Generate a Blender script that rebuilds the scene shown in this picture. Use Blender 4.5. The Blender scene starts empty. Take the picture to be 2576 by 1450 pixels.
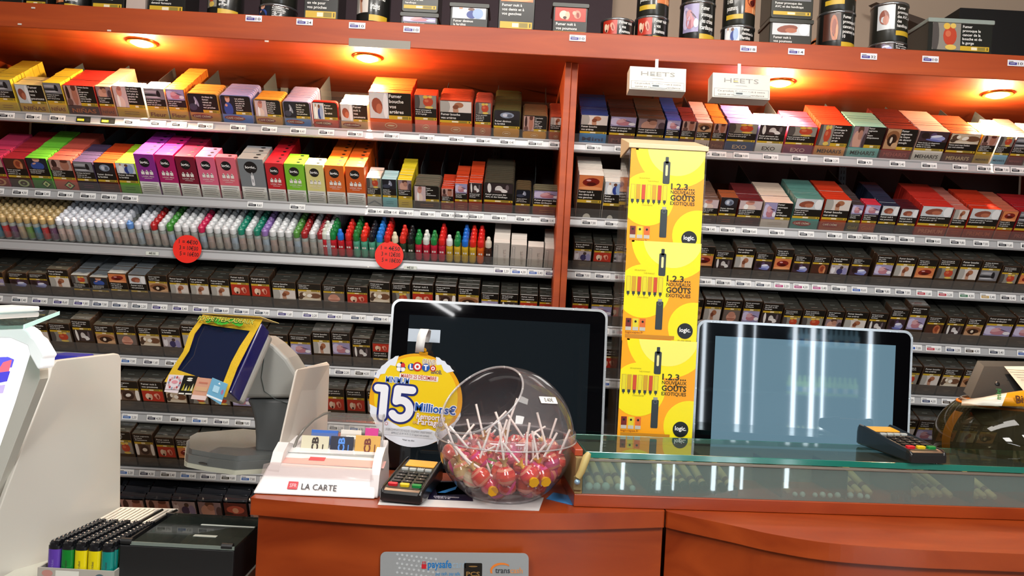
import bpy, math, random
from mathutils import Vector, Matrix
random.seed(7)
SC = bpy.context.scene
COL = SC.collection
F, CX, CY, R0, EYE = 1900.0, 1288.0, 725.0, math.radians(3.05), 1.50
SR, CR = math.sin(R0), math.cos(R0)

# ---------------------------------------------------------------- camera, world, exposure, room lights
cam_d = bpy.data.cameras.new('camera'); cam = bpy.data.objects.new('camera', cam_d); COL.objects.link(cam)
cam_d.sensor_width = 36.0; cam_d.lens = F / 2576 * 36; cam_d.clip_start = 0.02
cam.matrix_world = Matrix.Translation((0, 0, EYE)) @ Matrix.Rotation(math.pi / 2, 4, 'X') @ Matrix.Rotation(R0, 4, 'Z')
SC.camera = cam
w = bpy.data.worlds.new('world'); SC.world = w; w.use_nodes = True
w.node_tree.nodes['Background'].inputs[0].default_value = (0.8, 0.85, 1, 1)
w.node_tree.nodes['Background'].inputs[1].default_value = 0.05
SC.view_settings.view_transform = 'Standard'; SC.view_settings.look = 'None'
SC.view_settings.exposure = 0.28; SC.view_settings.gamma = 1.0
SC.cycles.max_bounces = 10; SC.cycles.transparent_max_bounces = 24
SC.cycles.use_denoising = True
SC.cycles.sample_clamp_indirect = 6.0
SC.cycles.caustics_reflective = False; SC.cycles.caustics_refractive = False

def lamp(name, typ, loc, energy, color=(1, 1, 1), target=None, **kw):
    d = bpy.data.lights.new(name, typ); o = bpy.data.objects.new(name, d); COL.objects.link(o)
    d.energy = energy; d.color = color; o.location = loc
    for k, v in kw.items(): setattr(d, k, v)
    if target is not None:
        o.rotation_euler = (Vector(target) - Vector(loc)).to_track_quat('-Z', 'Y').to_euler()
    return o
# fluorescent ceiling fittings on the customers' side
lamp('ceiling_light_glow', 'AREA', (-0.75, -0.6, 2.84), 58, (1.0, 0.97, 0.92), (-0.6, 0.6, 0), shape='RECTANGLE', size=0.6, size_y=1.2)
lamp('ceiling_light_glow', 'AREA', (0.9, -0.3, 2.84), 62, (1.0, 0.97, 0.92), (0.8, 0.9, 0), shape='RECTANGLE', size=0.6, size_y=1.2)
lamp('ceiling_light_glow', 'AREA', (0.1, 1.0, 2.84), 26, (1.0, 0.95, 0.88), (0.1, 1.9, 0.6), shape='RECTANGLE', size=1.6, size_y=0.4)

# ---------------------------------------------------------------- helpers
def W(u, v, Y):
    x = (u - CX) / F; y = (CY - v) / F
    return Vector(((x * CR - y * SR) * Y, Y, EYE + (x * SR + y * CR) * Y))
def ray(u, v):
    return W(u, v, 1.0) - Vector((0, 0, EYE))
def on_plane(u, v, P, n):
    d = ray(u, v); o = Vector((0, 0, EYE)); n = Vector(n)
    return o + d * ((Vector(P) - o).dot(n) / d.dot(n))
def at_z(u, v, Z): return on_plane(u, v, (0, 0, Z), (0, 0, 1))

def lin(h):
    if isinstance(h, str):
        c = [int(h[i:i + 2], 16) / 255 for i in (0, 2, 4)]
        return tuple(x / 12.92 if x <= 0.04045 else ((x + 0.055) / 1.055) ** 2.4 for x in c)
    return tuple(h)
_m = {}
def mat(h, rough=0.45, metal=0.0, emit=0.0, spec=0.5, coat=0.0):
    k = (h, rough, metal, emit, spec, coat)
    if k in _m: return _m[k]
    m = bpy.data.materials.new('paint_' + str(h)); m.use_nodes = True
    b = m.node_tree.nodes['Principled BSDF']; c = lin(h) + (1,)
    b.inputs['Base Color'].default_value = c; b.inputs['Roughness'].default_value = rough
    b.inputs['Metallic'].default_value = metal; b.inputs['Specular IOR Level'].default_value = spec
    b.inputs['Coat Weight'].default_value = coat; b.inputs['Coat Roughness'].default_value = 0.08
    # faint wear so no surface is perfectly flat
    nt = m.node_tree; n = nt.nodes.new('ShaderNodeTexNoise'); n.inputs['Scale'].default_value = 60
    mp = nt.nodes.new('ShaderNodeMapRange'); mp.inputs[3].default_value = max(0.02, rough - 0.04); mp.inputs[4].default_value = min(1, rough + 0.05)
    nt.links.new(n.outputs['Fac'], mp.inputs[0]); nt.links.new(mp.outputs[0], b.inputs['Roughness'])
    if emit:
        b.inputs['Emission Color'].default_value = c; b.inputs['Emission Strength'].default_value = emit
    _m[k] = m; return m
def wood(name, a, b_, scale=(1.2, 6, 14), rough=0.32, coat=0.25):
    m = bpy.data.materials.new(name); m.use_nodes = True; nt = m.node_tree; b = nt.nodes['Principled BSDF']
    tc = nt.nodes.new('ShaderNodeTexCoord'); mp = nt.nodes.new('ShaderNodeMapping'); mp.inputs['Scale'].default_value = scale
    n = nt.nodes.new('ShaderNodeTexNoise'); n.inputs['Scale'].default_value = 2.2; n.inputs['Detail'].default_value = 7; n.inputs['Distortion'].default_value = 0.8
    n2 = nt.nodes.new('ShaderNodeTexNoise'); n2.inputs['Scale'].default_value = 1.3; n2.inputs['Detail'].default_value = 2
    cr = nt.nodes.new('ShaderNodeValToRGB'); cr.color_ramp.elements[0].position = 0.3; cr.color_ramp.elements[1].position = 0.72
    cr.color_ramp.elements[0].color = lin(a) + (1,); cr.color_ramp.elements[1].color = lin(b_) + (1,)
    ad = nt.nodes.new('ShaderNodeMix'); ad.data_type = 'FLOAT'; ad.inputs[0].default_value = 0.4
    nt.links.new(tc.outputs['Object'], mp.inputs[0]); nt.links.new(mp.outputs[0], n.inputs['Vector']); nt.links.new(tc.outputs['Object'], n2.inputs['Vector'])
    nt.links.new(n.outputs['Fac'], ad.inputs[2]); nt.links.new(n2.outputs['Fac'], ad.inputs[3]); nt.links.new(ad.outputs[0], cr.inputs[0])
    nt.links.new(cr.outputs[0], b.inputs['Base Color']); b.inputs['Roughness'].default_value = rough
    b.inputs['Coat Weight'].default_value = coat; b.inputs['Coat Roughness'].default_value = 0.15
    return m
def clear(name, tint='ffffff', ior=1.45, haze=0.0, rough=0.02, hazecol='ffffff'):
    """thin clear plastic or glass: transparent, with a real mirror share that grows at grazing angles"""
    m = bpy.data.materials.new(name); m.use_nodes = True; nt = m.node_tree; nt.nodes.clear()
    out = nt.nodes.new('ShaderNodeOutputMaterial'); t = nt.nodes.new('ShaderNodeBsdfTransparent'); t.inputs[0].default_value = lin(tint) + (1,)
    g = nt.nodes.new('ShaderNodeBsdfGlossy'); g.inputs['Roughness'].default_value = rough
    # Schlick reflectance from the facing angle, the same on both sides of the sheet
    lw = nt.nodes.new('ShaderNodeLayerWeight'); lw.inputs[0].default_value = .5; r0 = ((ior - 1) / (ior + 1)) ** 2
    pw = nt.nodes.new('ShaderNodeMath'); pw.operation = 'POWER'; pw.inputs[1].default_value = 5; nt.links.new(lw.outputs['Facing'], pw.inputs[0])
    fr = nt.nodes.new('ShaderNodeMath'); fr.operation = 'MULTIPLY_ADD'; fr.inputs[1].default_value = 1 - r0; fr.inputs[2].default_value = r0; nt.links.new(pw.outputs[0], fr.inputs[0])
    mx = nt.nodes.new('ShaderNodeMixShader'); nt.links.new(fr.outputs[0], mx.inputs[0])
    src = t
    if haze:
        d = nt.nodes.new('ShaderNodeBsdfDiffuse'); d.inputs[0].default_value = lin(hazecol) + (1,)
        h = nt.nodes.new('ShaderNodeMixShader'); h.inputs[0].default_value = haze
        nt.links.new(t.outputs[0], h.inputs[1]); nt.links.new(d.outputs[0], h.inputs[2]); src = h
    nt.links.new(src.outputs[0], mx.inputs[1]); nt.links.new(g.outputs[0], mx.inputs[2]); nt.links.new(mx.outputs[0], out.inputs[0])
    return m

_g = {}
def glyphs(s, off=0.0):
    k = (s, off)
    if k in _g: return _g[k]
    c = bpy.data.curves.new('t', 'FONT'); c.body = s; c.size = 1; c.offset = off; c.resolution_u = 2; c.fill_mode = 'FRONT'
    o = bpy.data.objects.new('t', c); me = o.to_mesh()
    vs = [(p.co.x, p.co.y) for p in me.vertices]; fs = [tuple(p.vertices) for p in me.polygons]
    o.to_mesh_clear(); bpy.data.objects.remove(o); bpy.data.curves.remove(c)
    if vs:
        x0 = min(p[0] for p in vs); x1 = max(p[0] for p in vs)
    else: x0 = x1 = 0
    _g[k] = (vs, fs, x0, x1); return _g[k]

def clip(poly, x0, y0, x1, y1):
    def cut(P, ins, inter):
        out = []
        for i in range(len(P)):
            a, b = P[i - 1], P[i]
            if ins(b):
                if not ins(a): out.append(inter(a, b))
                out.append(b)
            elif ins(a): out.append(inter(a, b))
        return out
    def ix(X): return lambda a, b: (X, a[1] + (b[1] - a[1]) * (X - a[0]) / (b[0] - a[0]))
    def iy(Y): return lambda a, b: (a[0] + (b[0] - a[0]) * (Y - a[1]) / (b[1] - a[1]), Y)
    for ins, it in ((lambda p: p[0] >= x0, ix(x0)), (lambda p: p[0] <= x1, ix(x1)), (lambda p: p[1] >= y0, iy(y0)), (lambda p: p[1] <= y1, iy(y1))):
        if poly: poly = cut(poly, ins, it)
    return poly
def ell(cx, cy, rx, ry, n=18, rot=0.0):
    return [(cx + rx * math.cos(a) * math.cos(rot) - ry * math.sin(a) * math.sin(rot), cy + rx * math.cos(a) * math.sin(rot) + ry * math.sin(a) * math.cos(rot)) for a in (2 * math.pi * i / n for i in range(n))]
def rrect(x0, y0, x1, y1, r, n=4):
    P = []
    for cx, cy, a0 in ((x1 - r, y0 + r, -90), (x1 - r, y1 - r, 0), (x0 + r, y1 - r, 90), (x0 + r, y0 + r, 180)):
        for i in range(n + 1):
            a = math.radians(a0 + 90 * i / n); P.append((cx + r * math.cos(a), cy + r * math.sin(a)))
    return P
def rect(x0, y0, x1, y1): return [(x0, y0), (x1, y0), (x1, y1), (x0, y1)]

class B:
    """collects geometry; decal methods draw in the face frame set by face()"""
    def __init__(s): s.v = []; s.f = []; s.m = []; s.ms = []; s.o = Vector((0, 0, 0)); s.ex = Vector((1, 0, 0)); s.ey = Vector((0, 0, 1)); s.en = Vector((0, -1, 0)); s.st = 0.00025; s.sm = set()
    def mi(s, m):
        if m not in s.ms: s.ms.append(m)
        return s.ms.index(m)
    def face(s, o, ex, ey, st=0.00025):
        s.o = Vector(o); s.ex = Vector(ex).normalized(); s.ey = Vector(ey).normalized(); s.en = s.ex.cross(s.ey); s.st = st
        return s
    def P(s, x, y, l=0): return s.o + s.ex * x + s.ey * y + s.en * (l * s.st)
    def add(s, vs, fs, m, smooth=False):
        b = len(s.v); s.v += [tuple(p) for p in vs]; k = s.mi(m)
        for f in fs:
            if smooth: s.sm.add(len(s.f))
            s.f.append(tuple(b + i for i in f)); s.m.append(k)
    def dec(s, poly, m, l=1, cl=None):
        if cl: poly = clip(poly, *cl)
        if len(poly) < 3: return
        s.add([s.P(x, y, l) for x, y in poly], [tuple(range(len(poly)))], m)
    def text(s, t, x, y, size, m, l=2, off=0.0, al='l', fit=None, rot=0.0, sy=1.0):
        vs, fs, x0, x1 = glyphs(t, off)
        if not vs: return
        k = size; kx = size
        if fit and (x1 - x0) * size > 0: kx = fit / (x1 - x0)
        wd = (x1 - x0) * kx; dx = {'l': 0, 'c': -wd / 2, 'r': -wd}[al]
        cr_, sr_ = math.cos(rot), math.sin(rot); out = []
        for a, b in vs:
            px = (a - x0) * kx + dx; py = b * k * sy
            out.append(s.P(x + px * cr_ - py * sr_, y + px * sr_ + py * cr_, l))
        s.add(out, fs, m)
    def stroke(s, pts, w_, m, l=1):
        for i, (x, y) in enumerate(pts):
            s.dec(ell(x, y, w_ / 2, w_ / 2, 16), m, l + .12 * (i % 4))
            if i:
                a, b = pts[i - 1], pts[i]; dx, dy = b[0] - a[0], b[1] - a[1]; L = math.hypot(dx, dy) or 1; nx, ny = -dy / L * w_ / 2, dx / L * w_ / 2
                s.dec([(a[0] - nx, a[1] - ny), (b[0] - nx, b[1] - ny), (b[0] + nx, b[1] + ny), (a[0] + nx, a[1] + ny)], m, l + .5 + .1 * (i % 4))
    def prism(s, poly, d0, d1, m, side=None, smooth=False):
        """polygon in the face frame extruded from depth d0 to d1 (metres, + = towards the viewer)"""
        n = len(poly); A = [s.P(x, y) + s.en * d0 for x, y in poly]; C = [s.P(x, y) + s.en * d1 for x, y in poly]
        s.add(A + C, [tuple(range(n))[::-1], tuple(range(n, 2 * n))], m)
        s.add(A + C, [(i, (i + 1) % n, n + (i + 1) % n, n + i) for i in range(n)], side or m, smooth)
    def box(s, a, b, m, bev=0.0):
        x0, y0, z0 = a; x1, y1, z1 = b
        if bev:
            o = (s.o, s.ex, s.ey, s.en); s.o = Vector((0, y0, 0)); s.ex = Vector((1, 0, 0)); s.ey = Vector((0, 0, 1)); s.en = Vector((0, -1, 0))
            ri = rrect(x0 + bev * .3, z0 + bev * .3, x1 - bev * .3, z1 - bev * .3, bev, 3); ro = rrect(x0, z0, x1, z1, bev, 3); n = len(ro); q = bev * .4
            rings = [[s.P(x, y) for x, y in ri], [s.P(x, y) + Vector((0, q, 0)) for x, y in ro], [s.P(x, y) + Vector((0, y1 - y0 - q, 0)) for x, y in ro], [s.P(x, y) + Vector((0, y1 - y0, 0)) for x, y in ri]]
            V = [p for r_ in rings for p in r_]
            fs = [tuple(range(n)), tuple(range(3 * n, 4 * n))[::-1]]
            s.add(V, fs, m)
            s.add(V, [(k * n + i, (k + 1) * n + i, (k + 1) * n + (i + 1) % n, k * n + (i + 1) % n) for k in range(3) for i in range(n)], m)
            s.o, s.ex, s.ey, s.en = o
            return
        V = [(x, y, z) for z in (z0, z1) for y in (y0, y1) for x in (x0, x1)]
        s.add(V, [(0, 2, 3, 1), (4, 5, 7, 6), (0, 1, 5, 4), (2, 6, 7, 3), (0, 4, 6, 2), (1, 3, 7, 5)], m)
    def hexa(s, p, m):
        """8 points: bottom 4 counter-clockwise then top 4"""
        s.add(p, [(3, 2, 1, 0), (4, 5, 6, 7), (0, 1, 5, 4), (1, 2, 6, 5), (2, 3, 7, 6), (3, 0, 4, 7)], m)
    def lathe(s, prof, m, seg=16, o=(0, 0, 0), ax=(0, 0, 1), caps=True):
        ax = Vector(ax).normalized(); o = Vector(o); q = ax.to_track_quat('Z', 'Y'); X = q @ Vector((1, 0, 0)); Y = q @ Vector((0, 1, 0))
        V = []
        for r_, h in prof:
            for i in range(seg):
                a = 2 * math.pi * i / seg; V.append(o + ax * h + X * (r_ * math.cos(a)) + Y * (r_ * math.sin(a)))
        n = len(prof)
        s.add(V, [(k * seg + i, k * seg + (i + 1) % seg, (k + 1) * seg + (i + 1) % seg, (k + 1) * seg + i) for k in range(n - 1) for i in range(seg)], m, True)
        if caps: s.add(V, [tuple(range(seg))[::-1], tuple(range((n - 1) * seg, n * seg))], m)
    def tube(s, pts, r_, m, seg=8, caps=True):
        pts = [Vector(p) for p in pts]; V = []; up = None
        for k, p in enumerate(pts):
            t = (pts[min(k + 1, len(pts) - 1)] - pts[max(k - 1, 0)]).normalized()
            if up is None: up = t.orthogonal().normalized()
            up = (up - t * up.dot(t)).normalized(); sd = t.cross(up); rr = r_[k] if isinstance(r_, (list, tuple)) else r_
            for i in range(seg):
                a = 2 * math.pi * i / seg; V.append(p + up * (rr * math.cos(a)) + sd * (rr * math.sin(a)))
        n = len(pts)
        s.add(V, [(k * seg + i, k * seg + (i + 1) % seg, (k + 1) * seg + (i + 1) % seg, (k + 1) * seg + i) for k in range(n - 1) for i in range(seg)], m, True)
        if caps: s.add(V, [tuple(range(seg))[::-1], tuple(range((n - 1) * seg, n * seg))], m)
    def mesh(s, name='mesh'):
        me = bpy.data.meshes.new(name); me.from_pydata(s.v, [], s.f)
        for m in s.ms: me.materials.append(m)
        me.polygons.foreach_set('material_index', s.m)
        me.polygons.foreach_set('use_smooth', [i in s.sm for i in range(len(s.f))])
        me.update(); return me
    def build(s, name, parent=None, **kw):
        o = bpy.data.objects.new(name, s.mesh(name)); COL.objects.link(o)
        if parent is not None: o.parent = parent
        return tag(o, **kw)
def tag(o, label=None, cat=None, group=None, kind=None, mod=None):
    if label: o['label'] = label
    if cat: o['category'] = cat
    if group: o['group'] = group
    if kind: o['kind'] = kind
    return o
def empty(name, loc, label, cat, group=None):
    o = bpy.data.objects.new(name, None); COL.objects.link(o); o.location = loc; o.empty_display_size = 0.02
    return tag(o, label, cat, group)
def part(b, name, parent, bev=None, label=None, seg=2, sub=0):
    """b holds world coordinates; moved into the parent's frame"""
    inv = wmat(parent).inverted()
    b.v = [tuple(inv @ Vector(p)) for p in b.v]
    o = b.build(name, parent, label=label)
    if bev:
        m = o.modifiers.new('bevel', 'BEVEL'); m.width = bev; m.segments = seg; m.limit_method = 'ANGLE'; m.angle_limit = math.radians(40)
    return o
def wmat(o):
    M = Matrix.LocRotScale(o.location, o.rotation_euler, o.scale) if o.rotation_mode != 'QUATERNION' else Matrix.LocRotScale(o.location, o.rotation_quaternion, o.scale)
    return (wmat(o.parent) @ M) if o.parent else M

WOODC = wood('cherry_wood_counter', '7a2806', 'ab4a1a', (1.6, 7, 7), .34, .15)
WOODD = wood('cherry_wood_shelving', '8a2f0c', 'bb5018', (1.0, 8, 12), .5, .03)
BROWN = wood('dark_brown_back_board', '2a100a', '3a1710', (1.0, 2, 2), 0.6, 0)
WHITE = mat('f2f0ee', 0.35); METAL = mat('b9b9bc', 0.3, 0.55); DGREY = mat('2e3134', 0.4); BLACK = mat('0c0c0d', 0.35)
ACR = clear('clear_acrylic', 'f4f4f2', 1.4, 0.03); ACRG = clear('grey_divider_acrylic', '9aa4a8', 1.45, 0.25, 0.1, '8d989c')
ORD = ['zeroth', 'first', 'second', 'third', 'fourth', 'fifth', 'sixth', 'seventh', 'eighth', 'ninth', 'tenth', 'eleventh', 'twelfth', 'thirteenth', 'fourteenth', 'fifteenth', 'sixteenth', 'seventeenth', 'eighteenth', 'nineteenth']
def ordn(n):
    if n < 20: return ORD[n]
    t, u = divmod(n, 10); tens = ['', '', 'twent', 'thirt', 'fort', 'fift', 'sixt', 'sevent', 'eight', 'ninet'][t]
    return tens + 'ieth' if u == 0 else tens + 'y-' + ORD[u]

# ---------------------------------------------------------------- the room
def struct(name, a, b, m):
    q = B(); q.box(a, b, m); return q.build(name, kind='structure')
WALLM = mat('b9a38f', 0.8)
struct('floor', (-3, -3.2, -0.05), (3.5, 3.0, 0), wood('floor_boards', '6b5a4a', '8a7763', (1, 8, 1)))
struct('ceiling', (-3, -3.2, 2.9), (3.5, 3.0, 2.95), mat('d8d4cc', 0.8))
struct('wall_back', (-3, 2.72, 0), (3.5, 2.8, 2.9), WALLM)
struct('wall_left', (-3.05, -3.2, 0), (-3, 3.0, 2.9), mat('8f857a', 0.8))
struct('wall_right', (3.5, -3.2, 0), (3.55, 3.0, 2.9), mat('8f857a', 0.8))
struct('wall_front', (-3, -3.25, 0), (3.5, -3.2, 2.9), mat('3a3a3e', 0.7))
# ---------------------------------------------------------------- pack faces
WARN = {'art': 'Fumer bouche vos artères', 'poum': 'Fumer nuit à vos poumons', 'dents': 'Fumer nuit à vos dents et à vos gencives',
 'fert': 'Fumer diminue la fertilité', 'avc': 'Fumer provoque des AVC et des handicaps', 'crise': 'Fumer provoque des crises cardiaques',
 'bouche': 'Fumer provoque le cancer de la bouche et de la gorge', 'impu': "Fumer augmente le risque d'impuissance",
 'eye': 'Fumer augmente le risque de devenir aveugle', 'tue': "Fumer peut tuer l'enfant que vous attendez",
 'c9': 'Fumer provoque 9 cancers du poumon sur 10', 'fam': 'Votre fumée est dangereuse pour vos enfants, votre famille et vos amis',
 'arr': 'Arrêtez de fumer: restez en vie pour vos proches', 'enf': 'Les enfants de fumeurs ont plus de risques de devenir fumeurs'}
PICS = {  # background, shapes (colour, cx, cy, rx, ry, rot) in the unit square
 'foot': ('d8cfc8', [('a8a49e', .12, .5, .2, .7, 0), ('a5694a', .6, .68, .15, .24, 0), ('b98a70', .5, .2, .09, .45, .25), ('7c4630', .5, .5, .1, .2, .3)]),
 'lungs': ('b53222', [('e8cdb4', .28, .45, .14, .3, .2), ('d9b095', .4, .4, .08, .3, -.2), ('3a1410', .32, .25, .06, .1, 0), ('d98a74', .72, .5, .12, .3, .2), ('8f2a20', .74, .45, .05, .2, .2), ('e0a890', .62, .6, .06, .14, 0)]),
 'eye': ('b98d68', [('8a5a3a', .5, .62, .48, .3, 0), ('3a2216', .5, .45, .34, .3, 0), ('2a1710', .48, .42, .18, .28, 0), ('d8c8b4', .44, .45, .09, .16, 0), ('c9a078', .8, .2, .25, .14, .4)]),
 'surg': ('9a92b8', [('c9c0dc', .2, .5, .25, .4, 0), ('b87a86', .5, .35, .28, .24, 0), ('d0a0a6', .42, .6, .2, .2, .5), ('5a3a48', .68, .6, .22, .03, -.6), ('e4dfe6', .85, .3, .14, .16, 0)]),
 'avc': ('33292b', [('e0dcd8', .16, .5, .07, .5, .1), ('cfc9c6', .5, .42, .14, .36, .3), ('e0dcda', .62, .28, .2, .2, -.4), ('6a5d60', .8, .6, .06, .3, 0), ('4a3a38', .45, .15, .15, .15, 0)]),
 'dents': ('d07a4a', [('7a1f18', .5, .55, .36, .28, .2), ('e09a68', .5, .12, .5, .12, 0), ('4a1210', .52, .42, .2, .12, 0), ('d9a0a0', .4, .66, .1, .06, 0)]),
 'bouche': ('8a857c', [('4f4a48', .1, .5, .14, .6, 0), ('b8442c', .62, .52, .24, .36, 0), ('d8b04a', .5, .88, .12, .12, 0), ('d9b860', .72, .9, .1, .1, 0), ('d8b95c', .66, .1, .2, .1, 0), ('c86a4a', .55, .6, .1, .12, 0)]),
 'throat': ('4a2a20', [('b0623c', .66, .45, .22, .5, .1), ('8a3c28', .66, .5, .12, .3, 0), ('c98a60', .8, .3, .06, .3, 0)]),
 'fam': ('3f2c34', [('5a4668', .5, .5, .12, .4, 0), ('9aa0d0', .66, .35, .26, .26, 0), ('dfe0ee', .6, .55, .2, .12, .2), ('6a70b0', .55, .15, .3, .1, -.2), ('2a1c1c', .2, .6, .14, .3, 0)]),
 'fert': ('b3a9b0', [('dedadf', .16, .45, .12, .4, 0), ('a08c88', .16, .8, .06, .1, 0), ('3a3560', .55, .32, .18, .32, 0), ('4a3a38', .62, .75, .1, .16, 0), ('8f8ab4', .84, .35, .14, .4, .2)]),
 'impu': ('6e5648', [('ece4dc', .08, .5, .1, .6, 0), ('ece4dc', .92, .5, .1, .6, 0), ('3a2620', .5, .5, .26, .44, 0), ('e8e0d8', .5, .5, .13, .16, .78), ('4a342c', .3, .9, .1, .2, 0)]),
 'back': ('6f625c', [('d09a86', .5, .35, .3, .4, 0), ('c08672', .5, .6, .22, .26, 0), ('a86a58', .5, .2, .3, .08, 0)]),
 'tue': ('c8b49a', [('5a4030', .18, .6, .14, .3, 0), ('ece4d4', .26, .66, .07, .18, .2), ('6f4a34', .75, .55, .26, .28, 0), ('efe8dc', .5, .55, .12, .18, .5), ('d8ccb8', .5, .14, .5, .12, 0), ('4a382c', .1, .3, .1, .2, 0)]),
 'car': ('7a7a80', [('a8a8ae', .4, .7, .4, .12, 0), ('2c2c30', .3, .4, .4, .1, 0), ('1c1c20', .72, .5, .1, .36, .2), ('c9c9ce', .4, .2, .4, .06, 0)]),
 'man': ('8f7a80', [('c99a88', .4, .3, .3, .5, .3), ('5a3a30', .5, .85, .2, .2, 0), ('b07f6c', .55, .6, .16, .24, 0), ('4a3a40', .9, .3, .14, .4, 0)]),
 'two': ('b8948a', [('3a2220', .22, .6, .12, .4, 0), ('a8705c', .7, .5, .2, .5, 0), ('5a2f26', .7, .9, .18, .16, 0), ('6a4a44', .25, .15, .2, .2, 0)]),
 'kid': ('c8b2b4', [('c88a7a', .45, .75, .2, .24, 0), ('e0c8bc', .45, .2, .3, .34, 0), ('a06a60', .5, .9, .16, .1, 0), ('f0eeec', .3, .3, .1, .3, 0)]),
 'red': ('5a1c1c', [('b8503c', .5, .5, .4, .3, 0), ('d8a080', .5, .45, .14, .2, 0), ('2c0c0c', .2, .2, .2, .1, 0)]),
 'night': ('1a1c26', [('8f94a8', .6, .6, .1, .3, .6), ('c0c4d0', .5, .5, .05, .2, -.5), ('3a3e50', .3, .3, .3, .2, 0)]),
 'flask': ('241f24', [('8a94a8', .5, .5, .28, .34, 0), ('c9ccd8', .42, .5, .1, .2, 0), ('5a6070', .6, .45, .1, .2, 0)]),
 'doctor': ('cfd3da', [('f0f0f0', .25, .4, .14, .4, 0), ('b88a70', .25, .86, .06, .1, 0), ('2c3f8a', .58, .35, .16, .34, 0), ('6a4434', .56, .8, .1, .12, 0), ('8fa6cc', .76, .45, .16, .44, 0)]),
 'hand': ('c9cdd0', [('8a4a38', .4, .5, .28, .3, .3), ('b06a50', .5, .38, .16, .2, 0), ('e8e8ea', .85, .5, .14, .5, 0)]),
 'boy': ('20242e', [('d8a48c', .5, .86, .18, .2, 0), ('35509a', .5, .28, .34, .4, 0), ('d09a80', .36, .5, .1, .08, .6), ('8a5a34', .5, 1.0, .2, .1, 0)]),
}
PDESC = {'foot': 'foot', 'lungs': 'red lungs', 'eye': 'eye', 'surg': 'lilac surgery', 'avc': 'white cloth', 'dents': 'orange mouth', 'bouche': 'red tongue', 'throat': 'brown throat',
 'fam': 'blue cradle', 'fert': 'couple', 'impu': 'brown ring', 'back': 'pink lump', 'tue': 'sleeping baby', 'car': 'grey hearse', 'man': 'bowed man', 'two': 'two people', 'kid': 'child',
 'red': 'dark red', 'night': 'night', 'flask': 'dark glass', 'doctor': 'doctor', 'hand': 'hand', 'boy': 'boy'}
PW = {'foot': 'art', 'lungs': 'poum', 'surg': 'crise', 'throat': 'c9', 'back': 'c9', 'car': 'arr', 'man': 'impu', 'two': 'fam', 'kid': 'enf', 'red': 'bouche', 'night': 'arr', 'flask': 'fert', 'doctor': 'fert', 'hand': 'poum', 'boy': 'enf'}
def photo(b, k, x0, y0, x1, y1, l=1):
    bg, sh = PICS[k]; wd, h = x1 - x0, y1 - y0; cl = (x0, y0, x1, y1)
    b.dec(rect(x0, y0, x1, y1), mat(bg, .3), l)
    for i, (c, cx, cy, rx, ry, ro) in enumerate(sh):
        b.dec(ell(x0 + cx * wd, y0 + cy * h, rx * wd, ry * h, 14, ro * .5), mat(c, .3), l + 1 + i * .5, cl)
def wrap(t, n):
    L = ['']
    for wd in t.split():
        if len(L[-1]) + len(wd) + 1 > n and L[-1]: L.append('')
        L[-1] = (L[-1] + ' ' + wd).strip()
    return L
def warn(b, key, x0, y0, x1, y1, l=2, col='e6e4e0'):
    t = WARN[key]; wd, h = x1 - x0, y1 - y0; best = None
    for n in range(6, 60):
        L = wrap(t, n); s = min(h / (len(L) * 1.12), wd / (max(map(len, L)) * .56))
        if best is None or s > best[0]: best = (s, L)
    s, L = best
    for i, ln in enumerate(L): b.text(ln, x0 + wd * .02, y1 - (i + .82) * s * 1.1, s, mat(col, .5), l, .018)
YEL = mat('c9a52c', .4); YEL2 = mat('e6dcc0', .4)
def band(b, x0, y0, x1, y1, l=2):
    wd = x1 - x0; h = y1 - y0
    b.dec(rect(x0, y0, x1, y1), YEL, l); b.dec(rect(x0 + .38 * wd, y0 + h * .2, x0 + .58 * wd, y0 + h * .8), YEL2, l + 1); b.dec(rect(x0 + .6 * wd, y0 + h * .15, x0 + .86 * wd, y0 + h * .85), mat('8a7a34', .4), l + 1)
    b.dec(rect(x0 + .92 * wd, y0 + h * .2, x0 + .95 * wd, y0 + h * .8), BLACK, l + 1)
BRN = mat('3a2a1e', .3, 0, 0, .5, .6); BRNT = mat('33332f', .2, 0, 0, .7, 1.0); SILV = mat('8f979e', .18, .5, 0, .6, .8); BLKP = mat('15120f', .35)
def cig_mesh(w_, h, t, pic, style='A', top=BRNT):
    b = B(); b.box((-w_ / 2, 0, 0), (w_ / 2, t, h), BRN, .0022)
    b.face((-w_ / 2, -.0002, 0), (1, 0, 0), (0, 0, 1)); e = .0022; x0, x1 = e, w_ - e
    k = PW.get(pic, pic)
    if style == 'A':
        b.dec(rect(x0, h * .76, x1, h - e), BLKP, 1); warn(b, k, x0 + .002, h * .785, x1 - .001, h * .965)
        band(b, x0, h * .70, x1, h * .76); photo(b, pic, x0, h * .36, x1, h * .70)
    else:
        photo(b, pic, x0, h * .66, x1, h - e); b.dec(rect(x0, h * .40, x1, h * .66), BLKP, 1); warn(b, k, x0 + .002, h * .42, x1 - .001, h * .64); band(b, x0, h * .34, x1, h * .40)
    for i, (a, c) in enumerate(((.3, .7), (.38, .62))): b.dec(rect(w_ * a, h * (.2 - .05 * i), w_ * c, h * (.2 - .05 * i) + .0014), mat('6a5a4a', .5), 1)
    # wrapped lid: glossy top with the small embossed name
    b.face((-w_ / 2, 0, h + .0002), (1, 0, 0), (0, 1, 0)); b.dec(rrect(.001, .001, w_ - .001, t - .001, .001, 1), top, 1)
    b.dec(rect(w_ * .36, t * .5, w_ * .64, t * .5 + .0022), mat('5d605c', .4), 2)
    return b.mesh('cigarette_pack')
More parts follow.
